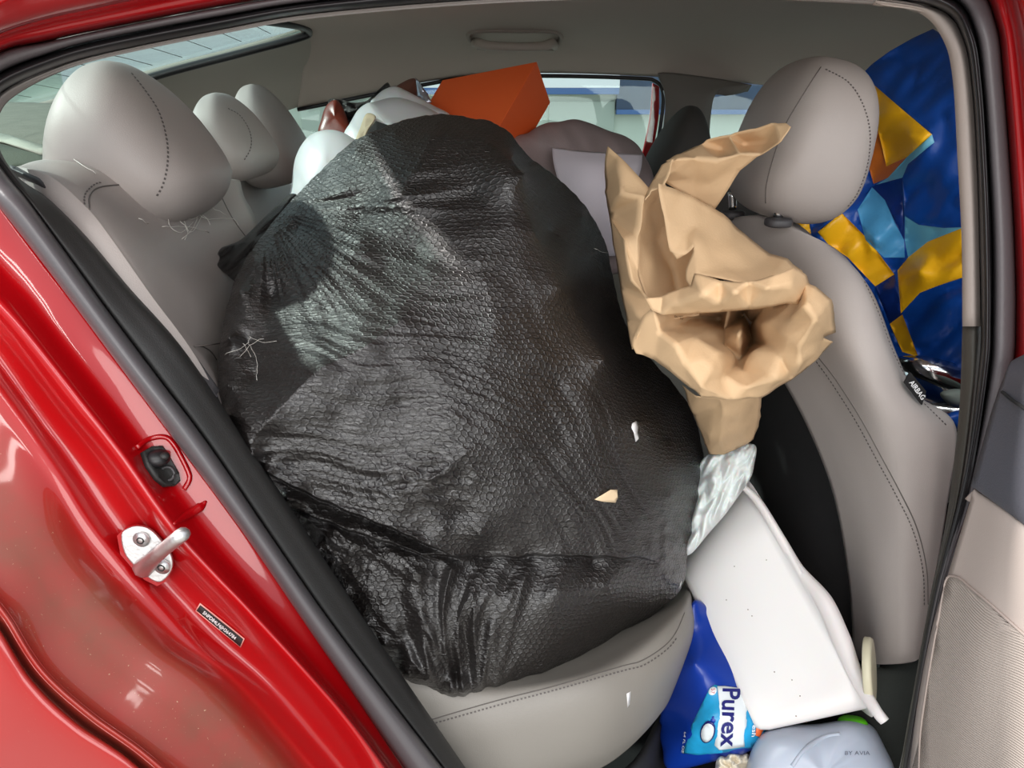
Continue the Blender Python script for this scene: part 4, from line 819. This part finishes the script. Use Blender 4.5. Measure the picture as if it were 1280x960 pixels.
bot = blob('bottle_body', [(866,752,.88),(886,758,.88),(925,790,.86),(958,850,.82),(962,915,.78),(935,940,.77),(900,950,.77),(838,962,.80),(828,935,.82),(824,905,.85),(836,850,.86),(850,795,.87)], .03, .07, blue_pl, db, nt=144, nr=30, disp=ddisp)
lb = patch('front_label', bot, [(887,860),(893,856),(900,858),(925,861),(948,890),(958,915),(940,934),(905,940),(872,943),(853,941),(866,905),(878,880)], mat('cyan_label', s2l(30, 150, 200), .35, var=.35, vscale=60), db, off=.0008, grid=7)
lw = mat('label_white', s2l(225, 232, 235), .4); ln_ = mat('label_navy', s2l(28, 30, 110), .4)
patch('lettering_field', bot, [(896,858),(905,858),(928,861),(934,880),(932,905),(930,932),(915,934),(899,936),(893,930),(897,905),(899,880)], lw, lb, off=.0016, grid=7)
text('brand_lettering', 'Purex', bot, (903, 861), (901, 931), 21, ln_, lb, off=.0028, flip=1, bold=.02)
ov = lambda cx, cy, a, b, ro: [(cx+a*math.cos(t)*math.cos(ro)-b*math.sin(t)*math.sin(ro), cy+a*math.cos(t)*math.sin(ro)+b*math.sin(t)*math.cos(ro)) for t in np.linspace(0, 2*math.pi, 20, endpoint=False)]
patch('oval_seal_border', bot, ov(885, 914, 13.5, 8.5, 1.9), ln_, lb, off=.0019, grid=6); patch('oval_seal', bot, ov(885, 914, 11.5, 6.8, 1.9), lw, lb, off=.0028, grid=6)
patch('count_mark', bot, ov(891, 864, 5.5, 4.5, 1.9), lw, lb, off=.0022, grid=5)
text('count_lettering', '57', bot, (889.5, 860.5), (889.3, 867.5), 4, mat('label_red', s2l(190, 30, 40), .4), lb, off=.0034)
text('scent_lettering', 'Fresh', bot, (939.5, 897), (938, 919), 5, lw, lb, off=.003, bold=.01)
text('small_print', '64 FL OZ', bot, (857, 915), (853, 940), 2.5, lw, lb, off=.002)
patch('flower_print', bot, [(944,905),(950,903),(953,911),(948,920),(943,918)], mat('label_orange', s2l(225, 100, 40), .4), lb, off=.0024, grid=5)
fj = thing('translucent_jug', 'cloudy grey translucent jug with a bright green cap below the tub', 'jug', tuple(W(1030, 960, .72)))
jm = mat('cloudy_jug_plastic', s2l(172, 180, 194), .3, sss=.1, bump=.05, bscale=30)
jg = blob('jug_body', [(945,925,.74),(975,908,.75),(1020,905,.76),(1060,900,.76),(1088,906,.76),(1104,930,.74),(1122,975,.71),(1130,1060,.68),(1030,1090,.66),(925,1060,.68),(928,985,.71)], .05, .10, jm, fj, nt=132, nr=28, pw=3.2)
tube('moulded_ridge', [on(jg, x, y, -.001)[0] for x, y in [(990,958),(1005,938),(1028,922),(1050,917)]], .0028, jm, fj)
sell('green_cap', tuple(W(1066, 907, .745)), (.036, .036, .022), mat('green_cap_plastic', s2l(90, 190, 20), .4), fj, e=(.7, 1), rot=(-.5, 0, 0))
text('date_print', 'BY AVIA', jg, (1056, 944), (1087, 944), 5, mat('grey_ink', s2l(100, 104, 118), .6), fj, off=.0008)
tis = blob('crumpled_tissue', [(894,962,.74),(897,948,.74),(910,943,.74),(928,940,.74),(938,948,.74),(934,975,.73),(915,985,.73),(895,980,.73)], .02, .03, mat('tissue_paper', s2l(225, 215, 195), .9), None, nt=80, nr=14, disp=lambda P, r: P+np.stack([0*P[:, 0], 0*P[:, 0], .012*noise2(P[:, 0]/7, P[:, 1]/7, 5)], 1)); props(tis, 'crumpled off-white tissue below the detergent bottle at the bottom edge', 'tissue')
pl = mat('thin_white_bag_film', s2l(222, 228, 226), .3, bump=.2, bscale=120, sss=.2)
pbag = blob('white_plastic_bag', [(868,600,.90),(880,572,.89),(905,562,.87),(930,555,.86),(945,558,.86),(943,580,.855),(938,598,.85),(922,622,.845),(905,645,.845),(885,668,.84),(864,692,.835),(852,690,.85),(855,650,.88)], .03, .05, pl, None, nt=180, nr=30, disp=lambda P, r: P+np.stack([0*P[:, 0], 0*P[:, 0], .009*(1-abs(noise2((P[:, 0]+P[:, 1]*.5)/13, (P[:, 1]-P[:, 0]*.6)/50, 3))*2)+.003*noise2(P[:, 0]/8, P[:, 1]/8, 6)], 1)); props(pbag, 'thin white plastic carrier bag stuffed below the paper bag above the tub', 'bag')

# ------------------------------------------------------------ clutter by the far windows
orange = mat('orange_card', s2l(248, 104, 44), .6)
P1, P2, P3, P4 = W(671, 77, 1.30), W(553, 100, 1.42), W(505, 160, 1.42), W(600, 200, 1.22); P3 = P2+(P4-P1); v1 = W(688, 128, 1.38)-P1; v1b = Vector((0.02, .10, -.10))
Pn = [P1, P2, P3, P4]; Pb = [P+v1 for P in Pn]
ob = mesh('orange_box', Pn+Pb, [(0, 1, 2, 3), (7, 6, 5, 4), (0, 3, 7, 4), (1, 0, 4, 5), (2, 1, 5, 6), (3, 2, 6, 7)], orange, None, smooth=False, mods=[('bevel', .001)]); props(ob, 'bright orange cardboard box propped behind the top of the black sack', 'box')
j1 = thing('white_jug', 'rounded white plastic jug shining beside the far rear headrest', 'jug', tuple(W(405, 200, 1.15)))
blob('jug_body', [(364,262,1.10),(365,225,1.12),(370,195,1.14),(384,172,1.15),(403,163,1.15),(424,164,1.15),(446,176,1.14),(470,200,1.12),(460,260,1.10),(400,280,1.08)], .07, .10, jug_white, j1, nt=120, nr=24, pw=2.2)
j2 = thing('stained_white_carton', 'white plastic container with a stained side, behind the sack top', 'container', tuple(W(490, 140, 1.3)))
blob('container_body', [(430,172,1.22),(438,153,1.24),(447,138,1.26),(457,130,1.27),(468,127,1.28),(500,122,1.30),(545,140,1.28),(575,165,1.22),(520,200,1.16),(450,200,1.18)], .05, .08, jug_white, j2, nt=120, nr=24, pw=3.5)
blob('container_lid', [(464,129,1.30),(470,120,1.31),(480,112,1.32),(494,108,1.33),(511,115,1.33),(540,131,1.32),(562,144,1.30),(530,150,1.28),(490,135,1.28)], .02, .05, jug_white, j2, nt=90, nr=16, pw=3.5)
blob('stained_label', [(444,178,1.16),(450,160,1.185),(458,142,1.20),(470,146,1.19),(462,160,1.17),(452,180,1.155)], .01, .01, mat('stained_label', s2l(205, 190, 160), .8, var=.3, vscale=60), j2, nt=40, nr=8)
bt = blob('black_tray', [(450,184,1.13),(460,164,1.15),(470,151,1.16),(484,156,1.15),(496,162,1.13),(480,172,1.10),(460,190,1.08)], .006, .02, matte_black, None, nt=42, nr=8, smooth_out=False); props(bt, 'black plastic corner poking up at the top left of the sack', 'tray')
rb_ = blob('brown_wrapper', [(400,170,1.36),(402,148,1.38),(408,132,1.40),(418,125,1.40),(426,130,1.40),(434,148,1.38),(440,172,1.34)], .02, .03, mat('red_brown_wrapper', s2l(120, 50, 36), .35, bump=.5, bscale=60), None, nt=60, nr=12); props(rb_, 'red-brown plastic wrapper standing below the far window corner', 'wrapper')
bp2 = blob('black_film_bag', [(420,170,1.44),(410,128,1.46),(424,124,1.46),(440,128,1.46),(458,126,1.46),(470,116,1.46),(486,104,1.46),(490,140,1.42),(460,170,1.40)], .02, .03, sack, None, nt=90, nr=14, uvs=True, disp=lambda P, r: P+np.stack([0*P[:, 0], 0*P[:, 0], .02*noise2(P[:, 0]/9, P[:, 1]/9, 8)], 1)); props(bp2, 'small black plastic bag behind the white container at the far window', 'bag')
bs = blob('brown_bag_corner', [(494,112,1.42),(503,103,1.43),(518,98,1.43),(521,110,1.42),(520,130,1.40),(505,125,1.40)], .01, .02, mat('brown_plastic', s2l(112, 72, 60), .4), None, nt=48, nr=8); props(bs, 'brown bag corner rising behind the white container lid', 'bag')
fo = blob('foil_wrapper', [(519,97,1.38),(523,100,1.37),(527,107,1.36),(534,116,1.36),(540,128,1.35),(530,132,1.35),(522,122,1.36)], .008, .01, mat('crinkled_foil', (.5, .52, .6), .25, metal=.8, bump=1, bscale=90), None, nt=42, nr=8, smooth_out=False); props(fo, 'crinkled foil wrapper tip left of the orange box', 'wrapper')
jk = mat('grey_jacket_cloth', s2l(152, 138, 138), .85, bump=.4, bscale=500)
jkt = blob('grey_jacket', [(640,190,1.30),(662,165,1.32),(682,154,1.34),(700,152,1.35),(718,149,1.36),(738,154,1.36),(760,163,1.36),(785,172,1.35),(803,190,1.33),(818,235,1.28),(800,330,1.2),(700,330,1.15)], .05, .12, jk, None, nt=144, nr=24, disp=lambda P, r: P+np.stack([0*P[:, 0], 0*P[:, 0], .010*noise2((P[:, 0]-P[:, 1]*.6)/26, (P[:, 1])/60, 12)], 1)); props(jkt, 'grey jacket heaped in front of the far rear door window', 'jacket')
wp = sheet('white_paper', [[(690,184,1.235),(720,188,1.215),(745,190,1.21),(803,193,1.23)], [(692,205,1.20),(722,208,1.175),(748,210,1.17),(801,212,1.20)], [(700,240,1.16),(722,245,1.14),(750,248,1.14),(790,250,1.17)], [(710,320,1.12),(725,320,1.10),(750,320,1.10),(780,320,1.14)]], mat('lilac_white_paper', s2l(218, 212, 222), .7), None, thick=.0012); props(wp, 'blank white sheet of paper standing against the grey jacket', 'paper')
